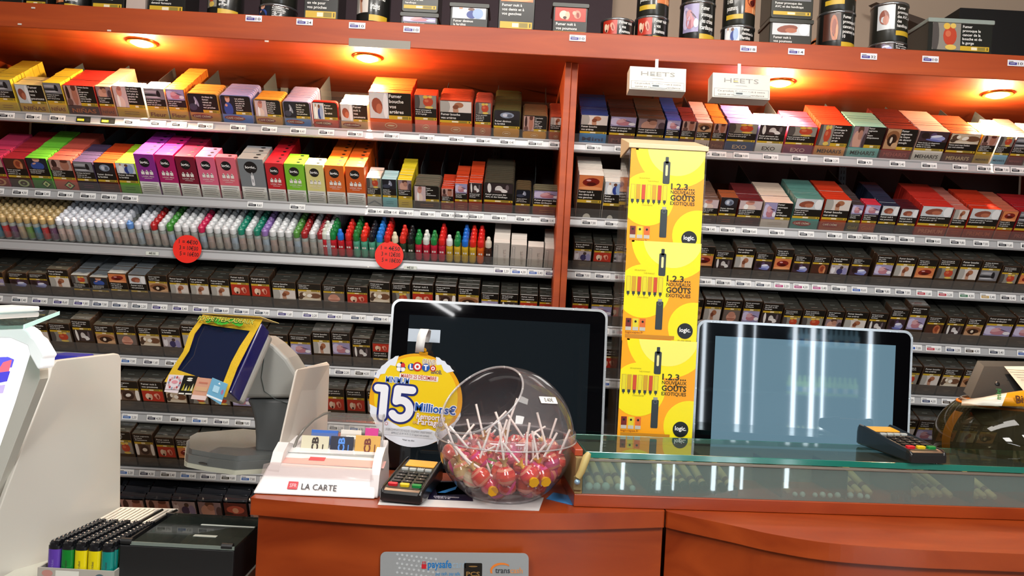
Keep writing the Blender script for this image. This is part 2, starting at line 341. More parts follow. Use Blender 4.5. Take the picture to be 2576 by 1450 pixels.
def cigar_mesh(w_, h, t, kind, top, low, brand, bc, lay, pic, key=None, deep=False):
    TM = mat(top, .25, .25 if kind == 'tin' else 0, 0, .5, .4); LM = mat(low, .4); b = B()
    if kind == 'tin':
        b.face((-w_ / 2, 0, 0), (1, 0, 0), (0, 0, 1)); r_ = min(.008, w_ * .16); o = rrect(0, 0, w_, h, r_, 4); i_ = rrect(.0012, .0012, w_ - .0012, h - .0012, r_, 4)
        b.prism(o, -t * .85, -t * .1, TM, TM, True); b.prism(i_, -t, 0, TM, TM, True); e = .0022
    else:
        b.box((-w_ / 2, 0, 0), (w_ / 2, t * .88, h), TM, .0014); e = .0006
    b.face((-w_ / 2, -.0002, 0), (1, 0, 0), (0, 0, 1)); x0, x1, y1 = e, w_ - e, h - e
    if lay == 'none': return b.mesh('cigarillo_pack')
    key = key or PW.get(pic, pic); fl = .33 if lay != 'T' else .36
    b.dec(rrect(x0, e, x1, h * fl, min(.006, e * 3), 3) if kind == 'tin' else rect(x0, e, x1, h * fl), LM, 1)
    b.dec(rrect(x0, h * fl, x1, y1, min(.006, e * 2.4), 3) if kind == 'tin' else rect(x0, h * fl, x1, y1), BLKP, 1)
    if lay == 'S':
        xm = x0 + (x1 - x0) * .46; photo(b, pic, x0 + .001, h * (fl + .01), xm, y1 - e, 2); band(b, xm, h * fl, x1, h * (fl + .1)); warn(b, key, xm + .001, h * (fl + .12), x1 - .001, y1 - e * 2)
    else:
        photo(b, pic, x0 + .001, h * .66, x1 - .001, y1 - e * .5, 2); band(b, x0, h * fl, x1, h * (fl + .07)); warn(b, key, x0 + .0015, h * (fl + .09), x1 - .001, h * .65)
    if brand:
        bm = mat(bc or 'ffffff', .4)
        if brand == 'CAFÉ CRÈME':
            b.dec(ell(w_ * .40, h * .2, w_ * .34, h * .085, 16, -.04), mat('8f1f16', .4), 3); b.text(brand, w_ * .4, h * .17, h * .085, mat('ead8c0', .5), 4, .01, 'c', w_ * .56)
        elif brand == 'o':
            b.dec(ell(w_ * .5, h * .17, w_ * .15, h * .075, 18), mat('d8b48a', .4), 3); b.dec(ell(w_ * .5, h * .17, w_ * .13, h * .06, 18), LM, 4); b.dec(ell(w_ * .5, h * .17, w_ * .09, h * .02, 12), mat('e6c9a0', .4), 5)
        elif brand == 'circ':
            b.dec(ell(w_ * .62, h * .17, w_ * .26, h * .12, 18), mat(bc, .4), 3); b.dec(ell(w_ * .62, h * .17, w_ * .17, h * .08, 18), LM, 4); b.text('20', w_ * .62, h * .14, h * .07, mat(bc, .4), 5, .02, 'c')
        elif brand == 'diam':
            q = [(w_ * .65, h * .03), (w_ * .9, h * .17), (w_ * .65, h * .31), (w_ * .4, h * .17)]; b.dec(q, mat('20301c', .4), 3)
            q = [(w_ * .65, h * .07), (w_ * .83, h * .17), (w_ * .65, h * .27), (w_ * .47, h * .17)]; b.dec(q, mat(bc, .4), 4); b.dec(ell(w_ * .65, h * .17, w_ * .07, h * .05, 10), LM, 5)
        elif brand == 'chev':
            b.dec([(0 + e, h * .1), (w_ * .5, h * .24), (w_ - e, h * .1), (w_ - e, h * .05), (w_ * .5, h * .18), (e, h * .05)], bm, 3)
        elif brand == 'moon': b.dec(clip(ell(w_ * .45, e * 2, w_ * .16, h * .1, 18), 0, e, w_, h), bm, 3)
        elif brand == 'lines':
            for q in (.2, .13): b.dec(rect(w_ * .25, h * q, w_ * .75, h * q + .0012), bm, 3)
        else:
            n = len(brand); s = min(h * .17, w_ * .8 / (n * .6)); b.text(brand, w_ * .5, h * .17 - s * .4, s, bm, 3, .02, 'c', w_ * (.78 if n > 3 else .5), 0, 1.1)
    if kind == 'box' and w_ < .05 or kind == 'striped':
        pass
    return b.mesh('cigarillo_pack')
def logic_mesh(w_, h, t, c, pen=False, dark='101014', lid=None):
    b = B(); b.box((-w_ / 2, 0, 0), (w_ / 2, t, h), mat(c, .3, 0, 0, .5, .3), .0006); b.face((-w_ / 2, -.0002, 0), (1, 0, 0), (0, 0, 1)); e = .0004
    Wm = mat('dcdad6', .5); b.dec(rect(e, e, w_ - e, h * .33), Wm, 1); G = mat('6b6a68', .5)
    for i in range(5): b.dec(rect(w_ * (.1 + .03 * (i % 2)), h * (.275 - .05 * i), w_ * (.9 - .05 * (i % 3)), h * (.275 - .05 * i) + .0014), G, 2)
    b.dec(ell(w_ * .48, h * .80, w_ * .26, w_ * .26, 26), mat(dark, .4), 1); b.text('logic.', w_ * .48, h * .775, h * .09, mat('f2f2f2', .5), 2, .03, 'c', w_ * .42)
    if pen:
        b.dec(rrect(w_ * .44, h * .36, w_ * .56, h * .62, w_ * .04), mat('e8e8ec', .3), 2); b.dec(rect(w_ * .48, h * .6, w_ * .52, h * .68), mat('d0d0d4', .3), 2); b.dec(rect(w_ * .485, h * .44, w_ * .515, h * .52), mat('6a6a70', .3), 3)
    else:
        for k in (.28, .5, .72):
            b.dec(rect(w_ * (k - .085), h * .505, w_ * (k + .085), h * .58), mat('eeeae4', .4), 2); b.dec(rect(w_ * (k - .035), h * .58, w_ * (k + .035), h * .615), mat('eeeae4', .4), 2); b.dec(rect(w_ * (k - .05), h * .578, w_ * (k + .01), h * .595), BLACK, 3)
        b.text('LOGIC PRO', w_ * .5, h * .44, h * .052, mat('e8dcd8', .5), 2, .01, 'c', w_ * .62); b.dec(rect(w_ * .3, h * .405, w_ * .7, h * .405 + .0012), mat('e0d0cc', .5), 2)
    b.face((-w_ / 2, 0, h + .0002), (1, 0, 0), (0, 1, 0)); b.dec(ell(w_ * .7, t * .5, w_ * .1, t * .18, 12), mat(dark, .4), 1)
    return b.mesh('vape_refill_box')
def heets_mesh(w_, h, t):
    b = B(); b.box((-w_ / 2, 0, 0), (w_ / 2, t, h), mat('cfc6bd', .35, 0, 0, .5, .3), .0008); b.face((-w_ / 2, -.0002, 0), (1, 0, 0), (0, 0, 1)); G = mat('55504c', .5)
    b.dec(rect(w_ * .07, h * .04, w_ * .27, h * .9), G, 1); b.dec(rect(w_ * .085, h * .05, w_ * .255, h * .89), mat('d8d0c8', .4), 2)
    for i in range(3): b.dec(rect(w_ * (.11 + .05 * i), h * .1, w_ * (.12 + .05 * i), h * .84), G, 3)
    b.text('HEETS', w_ * .78, h * .12, w_ * .2, mat('b3a79e', .5), 2, 0, 'l', h * .6, math.pi / 2)
    b.dec(rect(w_ * .62, h * .55, w_ * .64, h * .7), mat('8f8780', .5), 3)
    return b.mesh('heated_tobacco_box')
def bottle_mesh(body, lab, big):
    b = B(); L = mat(lab, .4); bm = mat(body, .25)
    r_ = .0098
    b.lathe([(r_ * .9, 0), (r_, .002), (r_, .048), (r_ * .8, .053), (r_ * .5, .056)], bm, 12)
    V = [(r_ * 1.01, .006), (r_ * 1.01, .043)]; b.lathe(V, L, 12, caps=False)
    b.face((-r_ * .62, -r_ * .96, 0), (1, 0, 0), (0, 0, 1))
    if not big:
        b.text(random.choice(['RED', 'NUTS', 'MINT', 'USA', 'CAFE']), r_ * .95, .012, .007, mat('8a8f9a', .5), 1, .01, 'l', .024, math.pi / 2)
    else: b.dec(rect(.001, .03, r_ * 1.2, .036), mat('d8cfc8', .5), 1)
    return b.mesh('liquid_bottle')
def cap_mesh(c, big):
    b = B(); m = mat(c, .3, 0, 0, .5, .2); r_ = .0092
    b.lathe([(r_, .054), (r_, .068), (r_ * .92, .0705), (r_ * .62, .0715), (r_ * .55, .0745), (r_ * .42, .0765), (r_ * .1, .077)] if not big else [(r_, .054), (r_, .069), (r_ * .86, .0725), (r_ * .62, .0745), (r_ * .60, .082), (r_ * .45, .085), (r_ * .1, .086)], m, 12)
    return b.mesh('cap')
def pouch_mesh(w_, h, t, pic):
    b = B(); PM = mat('22242a', .22, 0, 0, .6, .7); n = 10; V = []
    for j in range(5):
        q = j / 4; hh = h * q; tt = t * (.35 + .65 * math.sin(math.pi * (q * .8 + .15)))
        for i in range(n):
            a = 2 * math.pi * i / n; V.append((w_ / 2 * math.copysign(abs(math.cos(a)) ** .4, math.cos(a)), t / 2 + tt / 2 * math.sin(a), hh))
    b.add(V, [(k * n + i, k * n + (i + 1) % n, (k + 1) * n + (i + 1) % n, (k + 1) * n + i) for k in range(4) for i in range(n)], PM, True); b.add(V, [tuple(range(4 * n, 5 * n))], PM)
    # folded flap lolling over the top
    F_ = [(-w_ * .5, t * .2, h), (w_ * .5, t * .2, h - .002), (w_ * .42, -t * .2, h + .006), (-w_ * .35, -t * .25, h + .005), (-w_ * .48, t * .9, h + .007), (w_ * .5, t * .9, h + .004)]
    b.add(F_, [(0, 1, 5, 4), (0, 3, 2, 1)], PM, True)
    b.face((-w_ / 2, -.001, 0), (1, 0, 0), (0, 0, 1)); photo(b, pic, w_ * .03, h * .45, w_ * .97, h * .97, 1); b.dec(rect(w_ * .03, h * .2, w_ * .97, h * .45), BLKP, 1); warn(b, PW.get(pic, pic), w_ * .06, h * .24, w_ * .94, h * .42)
    return b.mesh('tobacco_pouch')

# ---------------------------------------------------------------- shelves: front line at Y = YF, boards rising to the back
YF = 2.15
SH = {'L1': (.425, 34), 'L2': (.210, 34), 'L3': (.061, 34), 'L4': (-.093, 28), 'L5': (-.249, 28), 'L6': (-.407, 28), 'L7': (-.564, 28), 'L8': (-.724, 28),
      'R1': (.422, 34), 'R2': (.210, 30), 'R3': (.061, 28), 'R4': (-.094, 28), 'R5': (-.242, 28), 'R6': (-.40, 28), 'R7': (-.56, 28)}
NM = {'L': 'left', 'R': 'right'}
SHN = {k: (ORD[int(k[1])] + ' ' + NM[k[0]] + ' shelf') for k in SH}
XL0, XD0, XD1, XR1 = -1.62, 0.112, 0.148, 1.66
shelfobj = {}; tagspots = {k: [] for k in SH}
for k, (z, al) in SH.items():
    xa, xb = (XL0, XD0 - .002) if k[0] == 'L' else (XD1 + .002, XR1)
    s = empty('display_shelf', ((xa + xb) / 2, YF, EYE + z), f'grey-fronted sloping display shelf, {ORD[int(k[1])]} from the top, in the {NM[k[0]]} bay', 'shelf', 'sloping display shelves'); s.rotation_euler = (0, 0, 0)
    shelfobj[k] = s; a = math.radians(al); ca, sa = math.cos(a), math.sin(a); dn = 0.33 if k[1] != '1' else .26
    def SP(x, d, h): return (x, YF + d * ca - h * sa, EYE + z + d * sa + h * ca)
    q = B(); q.hexa([SP(xa, -.004, -.007), SP(xb, -.004, -.007), SP(xb, dn, -.007), SP(xa, dn, -.007), SP(xa, -.004, -.002), SP(xb, -.004, -.002), SP(xb, dn, -.002), SP(xa, dn, -.002)], mat('26262a', .5)); part(q, 'tray', s)
    q = B(); zt = EYE + z; pr = [(YF - .004, zt), (YF - .012, zt + .001), (YF - .015, zt - .003), (YF - .013, zt - .007), (YF - .016, zt - .021), (YF - .019, zt - .024), (YF - .017, zt - .028), (YF - .004, zt - .028)]
    n = len(pr); V = [(xa, y, zz) for y, zz in pr] + [(xb, y, zz) for y, zz in pr]
    q.add(V, [tuple(range(n)), tuple(range(n, 2 * n))[::-1]] + [((i + 1) % n, i, n + i, n + (i + 1) % n) for i in range(n)], mat('a9aaad', .38, .25)); part(q, 'price_rail', s)
    lh = .030 if k[1] in '123' else .036
    q = B(); q.hexa([SP(xa, -.004, 0), SP(xb, -.004, 0), SP(xb, -.0025, 0), SP(xa, -.0025, 0), SP(xa, -.004, lh), SP(xb, -.004, lh), SP(xb, -.0025, lh), SP(xa, -.0025, lh)], ACR); part(q, 'front_lip', s)

CAND = {}   # kind -> list of dicts
def cand(kind, row, mesh, M, label, group, cat, extra=None, simple=None): CAND.setdefault(kind, []).append(dict(row=row, mesh=mesh, M=M, label=label, group=group, cat=cat, extra=extra, simple=simple))
def column(k, u0, u1, vt, n, t, mk, kind, cat, desc, idx, top, group, gap=0.0, extra=None, dmax=9):
    z, al = SH[k]; a = math.radians(al); um = (u0 + u1) / 2
    dz = ray(um, vt).z; h = (dz * YF - z) / (math.cos(a) + dz * math.sin(a)); vr = 725 + (um - CX) * .0533 - z / YF * F
    vm = (vt + vr) / 2; x0 = ray(u0, vm).x * YF; x1 = ray(u1, vm).x * YF; w_ = (x1 - x0) * .97; xc = (x0 + x1) / 2
    me = mk(w_, h); tagspots[k].append(xc)
    for i in range(n):
        d = .002 + i * (t + gap)
        if d + t > dmax: break
        jx = random.uniform(-.0008, .0008) if i else 0; jh = 0 if i == 0 else random.uniform(-.0014, .0)
        M = Matrix.Translation((xc + jx, YF, EYE + z)) @ Matrix.Rotation(a, 4, 'X') @ Matrix.Translation((0, d, jh))
        lab = f'{desc}, front of {ordn(idx)} column on {SHN[k]}' if i == 0 else f'{desc}, {ordn(i)} behind front, {ordn(idx)} column, {SHN[k]}'
        cand(kind, i, me, M, lab, group, cat, extra, (w_, t, h, top))
    return xc, x0, x1
# --- cigarette shelves: (u0, u1, v of the front top edge, picture[, style])
CIG = {
 'L4': [(-84, -34, 683, 'fam'), (-30, 22, 686, 'surg'), (33, 82, 688, 'fam'), (84, 132, 690, 'fam'), (134, 188, 680, 'foot'), (190, 234, 695, 'bouche', 'B'), (236, 282, 700, 'boy', 'B'), (284, 332, 690, 'dents', 'B'), (334, 380, 694, 'hand', 'B'), (382, 433, 694, 'eye'), (434, 484, 698, 'foot'), (485, 535, 700, 'foot'), (536, 586, 704, 'foot'), (587, 637, 694, 'lungs'), (638, 688, 698, 'lungs'),
        (690, 751, 711, 'foot'), (753, 814, 715, 'tue'), (816, 872, 719, 'back'), (875, 930, 722, 'lungs'), (932, 986, 711, 'tue'), (988, 1036, 715, 'bouche'), (1038, 1093, 717, 'lungs'), (1095, 1150, 720, 'impu'), (1152, 1207, 725, 'eye'), (1209, 1255, 739, 'surg'), (1257, 1303, 741, 'avc'), (1305, 1352, 743, 'lungs'), (1353, 1400, 746, 'lungs')],
 'L5': [(-20, 32, 812, 'surg'), (34, 84, 815, 'man'), (86, 136, 816, 'foot'), (138, 193, 816, 'bouche'), (197, 248, 807, 'avc'), (251, 302, 821, 'eye'), (304, 356, 822, 'back'), (359, 414, 825, 'tue'), (416, 466, 828, 'fert'), (468, 518, 820, 'foot'), (520, 570, 835, 'surg'), (572, 622, 838, 'eye'), (624, 672, 840, 'lungs'), (674, 733, 843, 'fert'), (735, 790, 845, 'surg'), (792, 838, 837, 'foot'), (840, 888, 838, 'surg'), (890, 937, 852, 'avc'), (939, 985, 865, 'lungs', 'B'), (988, 1036, 860, 'foot')],
 'L6': [(303, 364, 961, 'impu'), (366, 424, 963, 'lungs'), (426, 480, 966, 'tue'), (482, 534, 969, 'bouche'), (536, 588, 972, 'bouche'), (590, 640, 974, 'surg'), (642, 694, 976, 'foot'), (770, 822, 979, 'lungs'), (825, 873, 980, 'lungs'), (876, 924, 983, 'lungs'), (927, 975, 986, 'foot')],
 'L7': [(300, 349, 1089, 'bouche'), (351, 402, 1095, 'impu'), (405, 453, 1104, 'lungs'), (455, 503, 1107, 'dents'), (505, 553, 1109, 'avc'), (555, 604, 1112, 'foot'), (606, 652, 1114, 'eye'), (654, 700, 1116, 'foot')],
 'R3': [(1440, 1487, 611, 'fert'), (1489, 1537, 616, 'lungs'), (1539, 1585, 618, 'car'), (1587, 1634, 620, 'foot'), (1636, 1686, 622, 'surg'), (1690, 1740, 624, 'avc'), (1742, 1790, 620, 'dents'), (1791, 1838, 632, 'avc'), (1840, 1889, 623, 'foot'), (1891, 1936, 637, 'fam'), (1938, 1984, 627, 'dents'), (1986, 2030, 643, 'fam'), (2032, 2077, 645, 'throat'), (2079, 2127, 647, 'fert'), (2129, 2178, 650, 'fam'), (2188, 2236, 643, 'surg'), (2238, 2288, 645, 'foot'), (2290, 2341, 652, 'dents'), (2343, 2394, 652, 'bouche'), (2396, 2448, 654, 'foot'), (2450, 2500, 657, 'car'), (2502, 2548, 670, 'bouche'), (2550, 2600, 672, 'dents')],
 'R4': [(1435, 1479, 748, 'lungs'), (1482, 1538, 751, 'surg'), (1540, 1590, 750, 'foot'), (1592, 1640, 750, 'eye'), (1642, 1692, 750, 'foot'), (1712, 1760, 753, 'eye'), (1762, 1808, 753, 'foot'), (1810, 1856, 756, 'back'), (1858, 1904, 758, 'surg'), (1906, 1958, 764, 'avc'), (1960, 2006, 779, 'bouche'), (2008, 2064, 780, 'bouche'), (2066, 2110, 783, 'man'), (2112, 2170, 785, 'foot'), (2172, 2219, 788, 'avc'), (2222, 2266, 779, 'fam'), (2268, 2314, 771, 'surg'), (2316, 2362, 796, 'throat'), (2365, 2411, 798, 'avc'), (2413, 2459, 801, 'eye'), (2461, 2532, 797, 'surg'), (2534, 2600, 799, 'surg')],
 'R5': [(1450, 1500, 878, 'foot'), (1502, 1552, 880, 'lungs'), (2244, 2300, 921, 'bouche'), (2303, 2352, 924, 'foot'), (2354, 2403, 928, 'tue'), (2405, 2455, 930, 'eye'), (2458, 2506, 932, 'surg'), (2508, 2556, 934, 'foot'), (2558, 2604, 936, 'foot')],
 'R6': [(2240, 2288, 1056, 'foot'), (2290, 2340, 1059, 'surg'), (2343, 2392, 1065, 'dents'), (2394, 2442, 1068, 'foot'), (2444, 2490, 1070, 'eye')],
}
_cm = {}
for k, rows in CIG.items():
    for i, r_ in enumerate(rows):
        u0, u1, vt, pic = r_[:4]; st = r_[4] if len(r_) > 4 else 'A'; tp = SILV if st == 'B' and k == 'L4' else BRNT
        col = 'silver-topped' if st == 'B' else 'brown'
        column(k, u0, u1, vt, 6, .0225, lambda w_, h, pic=pic, st=st, tp=tp: cig_mesh(w_, h, .022, pic, st, tp), 'cigarette_pack', 'cigarette pack', f'{col} cigarette pack, {PDESC[pic]} picture', i + 1, tp, f'cigarette packs on the {SHN[k]}')
# --- cigarillo shelves: u0,u1,vtop,n,t,kind,top,low,brand,brandcolour,layout,pic
CG = {
 'L1': [(-60, -3, 200, 8, .012, 'box', 'd8b93a', 'd9a32c', 'NIÑAS', '7a3a1a', 'S', 'kid'), (0, 53, 202, 12, .014, 'box', 'e0c23c', 'd8b030', 'lines', '8a4a1a', 'T', 'car'), (57, 129, 215, 5, .014, 'box', 'e0cc84', 'd3a034', 'NIÑAS', '7a3a1a', 'S', 'hand'), (130, 176, 210, 9, .014, 'box', 'e6cc3a', 'd9a53a', 'NIÑAS', '8a3a1a', 'T', 'car'), (178, 257, 217, 11, .012, 'box', 'b8342c', '4a1612', 'NIÑAS', 'c8641e', 'S', 'two'), (259, 298, 219, 13, .012, 'box', 'e0a888', 'b3541e', 'NIÑAS', '6a2412', 'T', 'man'), (300, 376, 219, 3, .012, 'box', 'e8dcc8', 'cfa02c', 'lines', '6a2c14', 'S', 'kid'), (378, 430, 224, 4, .014, 'box', 'e6ddc8', 'cfa338', 'Fleur', '8a3a1c', 'T', 'car'), (432, 480, 226, 14, .013, 'box', 'c9762c', 'cfa338', 'Fleur', '8a3a1c', 'T', 'surg'),  # some tops near the first downlight have its bleaching put into their colour
        (482, 561, 236, 6, .013, 'tin', 'c79246', 'c9842c', 'CAFÉ CRÈME', 'ffffff', 'S', 'night'), (563, 643, 241, 8, .012, 'tin', '8d8fc0', '4a74c4', 'CAFÉ CRÈME', 'ffffff', 'S', 'boy'), (646, 716, 251, 6, .012, 'tin', 'c9923c', 'c98c3c', 'CAFÉ CRÈME', 'ffffff', 'S', 'kid'), (718, 788, 256, 10, .012, 'tin', '9a92b4', '4a78bc', 'CAFÉ CRÈME', 'ffffff', 'S', 'night'), (790, 857, 257, 1, .012, 'tin', 'b3221c', 'c9442c', 'CAFÉ CRÈME', 'ffffff', 'S', 'doctor'), (860, 930, 264, 6, .013, 'box', 'd8c2a0', 'c9986a', 'CAFÉ CRÈME', 'ffffff', 'S', 'hand'),
        (933, 1041, 234, 9, .014, 'box', 'd8431c', 'c4552c', 'o', '', 'S', 'hand', 'art'), (1046, 1103, 240, 4, .013, 'box', 'c4301c', 'cf6a58', 'o', '', 'T', 'bouche'), (1106, 1191, 253, 8, .012, 'tin', 'b8482c', 'c46a2c', 'o', '', 'T', 'foot'), (1194, 1238, 257, 6, .013, 'tin', 'a84a3a', 'b3623c', 'o', '', 'T', 'bouche'), (1240, 1310, 277, 14, .0115, 'tin', '54502e', 'bf8424', 'o', '', 'T', 'flask'), (1313, 1377, 290, 8, .011, 'tin', '7a5a3c', 'c98c2c', 'o', '', 'S', 'two'), (1380, 1417, 294, 9, .012, 'tin', 'a04a34', 'b3541e', 'o', '', 'T', 'foot')],
 'L2': [(-30, 30, 395, 10, .016, 'box', 'b8385c', '8f2a22', 'circ', 'd9a070', 'T', 'two'), (32, 87, 401, 12, .016, 'box', '9a2a34', '3f2820', 'circ', 'b8c48a', 'T', 'throat'), (89, 142, 400, 12, .016, 'box', '6fc43c', '3f7a34', 'diam', 'd8e69a', 'T', 'boy'), (144, 202, 404, 12, .016, 'box', 'c4584a', 'b85a4c', 'diam', 'd0dca0', 'T', 'two'), (204, 254, 409, 10, .012, 'box', '4a3c58', '2c2030', 'lines', '8a3a6a', 'T', 'car'), (256, 307, 411, 11, .012, 'box', 'b8401c', '4a1c16', 'lines', '8a4a2c', 'T', 'flask'), (309, 359, 412, 10, .013, 'box', '9cc42c', '5f9a2c', 'lines', '20401c', 'T', 'doctor'),
        (927, 963, 449, 4, .018, 'box', 'd8c8b8', 'a8a8a4', 'chev', '7c8084', 'T', 'bouche'), (965, 1002, 452, 3, .02, 'box', '9cc8cc', '6fb0b8', 'lines', '2c6a74', 'T', 'night'), (1004, 1040, 454, 8, .018, 'box', 'd8c02c', 'c9a92c', 'lines', '7a5a14', 'T', 'man'), (1042, 1109, 467, 6, .012, 'tin', '6a6658', '3a2218', 'lines', 'a8642c', 'S', 'kid', 'impu'), (1111, 1143, 476, 8, .012, 'box', 'a8341c', '7c2418', 'lines', 'b88a60', 'T', 'two'), (1145, 1178, 463, 10, .012, 'box', 'a8381c', '7c2a1c', 'lines', 'b88a60', 'T', 'surg'), (1180, 1214, 461, 12, .012, 'box', 'b03a1c', '8a2c1c', 'lines', 'b88a60', 'T', 'avc'), (1216, 1293, 460, 14, .0115, 'tin', '4a4438', '6a2418', 'lines', 'a8542c', 'T', 'avc'), (1295, 1335, 477, 5, .012, 'tin', '5a4a34', '5f2418', 'lines', 'a8642c', 'T', 'night'), (1338, 1412, 479, 3, .013, 'tin', '6a6450', '7c2c18', 'lines', 'c98a3c', 'T', 'surg')],  # pale top of the chevron box has overexposure put into its colour
 'R1': [(1456, 1526, 290, 12, .014, 'box', '1f3568', '2f78b4', 'Mini', '14305c', 'T', 'foot'), (1529, 1596, 294, 10, .014, 'box', '33201c', '5f1c1c', 'Mini', '8a4438', 'T', 'surg'), (1598, 1667, 299, 12, .014, 'box', '3c3028', '4a2c20', 'Mini', '8a6a3c', 'T', 'man'), (1669, 1705, 303, 13, .014, 'box', '1f3f8a', '2c4a84', 'Mini', '142448', 'T', 'surg'), (1707, 1743, 305, 8, .014, 'box', '5a2428', '5c2028', 'Mini', '9a6068', 'T', 'two'), (1745, 1783, 309, 13, .013, 'box', 'c09aa0', 'c8b4ac', 'Mini', '5c3c38', 'T', 'eye'), (1785, 1820, 311, 12, .013, 'box', 'b0602c', '6a2c1c', 'Mini', '9a5a3c', 'T', 'two'),
        (1822, 1896, 311, 10, .014, 'box', '7a76c0', '2c3f6a', 'EXO', 'c4a88c', 'T', 'bouche'), (1898, 1966, 315, 6, .015, 'box', 'e6e2e0', 'd8d4d0', 'EXO', '4a3430', 'T', 'avc'), (1968, 2042, 318, 8, .015, 'box', 'c4344a', '7c2c50', 'EXO', 'd0a0a0', 'T', 'bouche'), (2044, 2124, 314, 10, .015, 'box', 'd83a24', 'c9843c', "MEHARI'S", '3a2010', 'S', 'bouche'), (2127, 2208, 318, 7, .016, 'box', '6fa49a', '6aa8a4', "MEHARI'S", '20241c', 'S', 'man'), (2210, 2288, 324, 10, .016, 'box', '5c2420', '7c1c1c', "MEHARI'S", 'b8524a', 'S', 'eye'), (2290, 2366, 330, 10, .016, 'box', 'b8958a', 'd8d0c8', "MEHARI'S", '241814', 'T', 'fam'), (2368, 2444, 336, 10, .014, 'box', '5f2c1c', '5a2414', "MEHARI'S", 'd8b484', 'T', 'tue'), (2446, 2488, 340, 7, .014, 'box', 'd8a83c', 'a8842c', "MEHARI'S", '4a3010', 'T', 'two'), (2490, 2528, 343, 9, .014, 'box', 'b8c4e0', '7fb0cc', "MEHARI'S", '1c2c48', 'T', 'bouche'), (2530, 2572, 345, 10, .014, 'box', '8a5a54', '6a1c20', "MEHARI'S", 'a8504c', 'T', 'car'), (2574, 2620, 347, 8, .014, 'box', 'c8bcb0', '88b0a8', "MEHARI'S", '20241c', 'T', 'man')],
 'R2': [(1449, 1512, 441, 12, .0125, 'box', 'ddd6cc', '2a2018', 'moon', 'e8e2d8', 'T', 'dents'), (1514, 1562, 458, 8, .0125, 'box', 'd8d0c6', '2a2018', 'moon', 'e8e2d8', 'T', 'doctor'), (1566, 1626, 470, 8, .013, 'box', '5c2c22', '3c1c16', 'lines', '8a6a4c', 'T', 'kid'), (1630, 1690, 480, 8, .013, 'box', '5c2c22', '3c1c16', 'lines', '8a6a4c', 'T', 'kid'), (1752, 1801, 502, 12, .012, 'box', '5f4a40', '3c1c16', 'lines', '8a8078', 'T', 'kid'), (1803, 1847, 497, 3, .02, 'box', '8a4a2c', '3f2418', 'lines', 'b0502c', 'T', 'flask'), (1849, 1909, 505, 10, .013, 'box', '5c2024', '3a1412', 'lines', '7c2c20', 'T', 'kid'), (1911, 1984, 510, 9, .017, 'box', 'd8c2b0', 'c8bab0', 'lines', 'b09a8c', 'S', 'surg', 'crise'), (1986, 2057, 500, 9, .016, 'box', '4f8078', '4a8078', 'CAFÉ CRÈME', '', 'T', 'hand', 'c9'), (2059, 2125, 502, 9, .016, 'box', 'b8341c', '9a4420', 'CAFÉ CRÈME', '', 'T', 'foot'), (2127, 2158, 515, 10, .015, 'box', '3a3434', '4a3c20', 'Gold', '9a7c3c', 'T', 'surg'), (2160, 2199, 515, 3, .016, 'box', 'b83040', '8f3c1c', 'Gold', 'b8602c', 'T', 'surg'), (2201, 2246, 518, 13, .014, 'box', '20283c', '1c1c28', 'lines', '5c4048', 'T', 'hand'), (2248, 2296, 524, 5, .014, 'tin', '4a1c24', '2a1c20', 'lines', '6a6468', 'T', 'hand'), (2298, 2378, 519, 13, .013, 'box', 'b02c24', '8a2c14', 'PREMIUM', 'b86a4c', 'T', 'hand', 'c9'), (2380, 2418, 527, 13, .013, 'box', 'a8645a', '8a2c14', 'lines', 'b8502c', 'T', 'foot'), (2420, 2496, 525, 11, .013, 'box', 'b0301c', '84280f', 'PREMIUM', 'b0502c', 'T', 'hand', 'c9'), (2498, 2538, 531, 11, .013, 'box', 'a8604c', '8a300f', 'lines', 'b8502c', 'T', 'dents'), (2540, 2612, 533, 10, .013, 'box', '8f1c24', '6c1c10', 'PREMIUM', 'a0483c', 'T', 'car', 'dents')],
}
CNAME = {}
def cname(h):
    r_, g, bl = [int(h[i:i + 2], 16) for i in (0, 2, 4)]; mx, mn = max(r_, g, bl), min(r_, g, bl)
    if mx - mn < 34: return 'white' if mx > 200 else ('grey' if mx > 110 else 'dark')
    import colorsys
    hu, s, v = colorsys.rgb_to_hsv(r_ / 255, g / 255, bl / 255); hu *= 360
    n = 'red' if hu < 14 or hu > 345 else 'orange' if hu < 36 else 'yellow' if hu < 66 else 'green' if hu < 155 else 'teal' if hu < 195 else 'blue' if hu < 250 else 'purple' if hu < 300 else 'pink'
    if n in ('orange', 'red') and v < .45: n = 'brown'
    if s < .38 and v > .6 and n in ('orange', 'yellow', 'red'): n = 'cream'
    return n
off = {'L2': 0}
for k, rows in CG.items():
    for i, r_ in enumerate(rows):
        u0, u1, vt, n, t, kind, top, low, brand, bc, lay, pic = r_[:12]; key = r_[12] if len(r_) > 12 else None
        nm = 'cigarillo_tin' if kind == 'tin' else 'cigarillo_box'; word = 'tin' if kind == 'tin' else 'box'
        idx = i + 1 + (11 if k == 'L2' and i > 6 else 0)
        column(k, u0, u1, vt, n, t, lambda w_, h: cigar_mesh(w_, h, t, kind, top, low, brand, bc, lay, pic, key), nm, 'cigarillo ' + word, f'{cname(top)} cigarillo {word}, {PDESC[pic]} picture', idx, mat(top, .3), f'cigarillo packs on the {SHN[k]}', dmax=.205 if k[1] == '1' else .31)
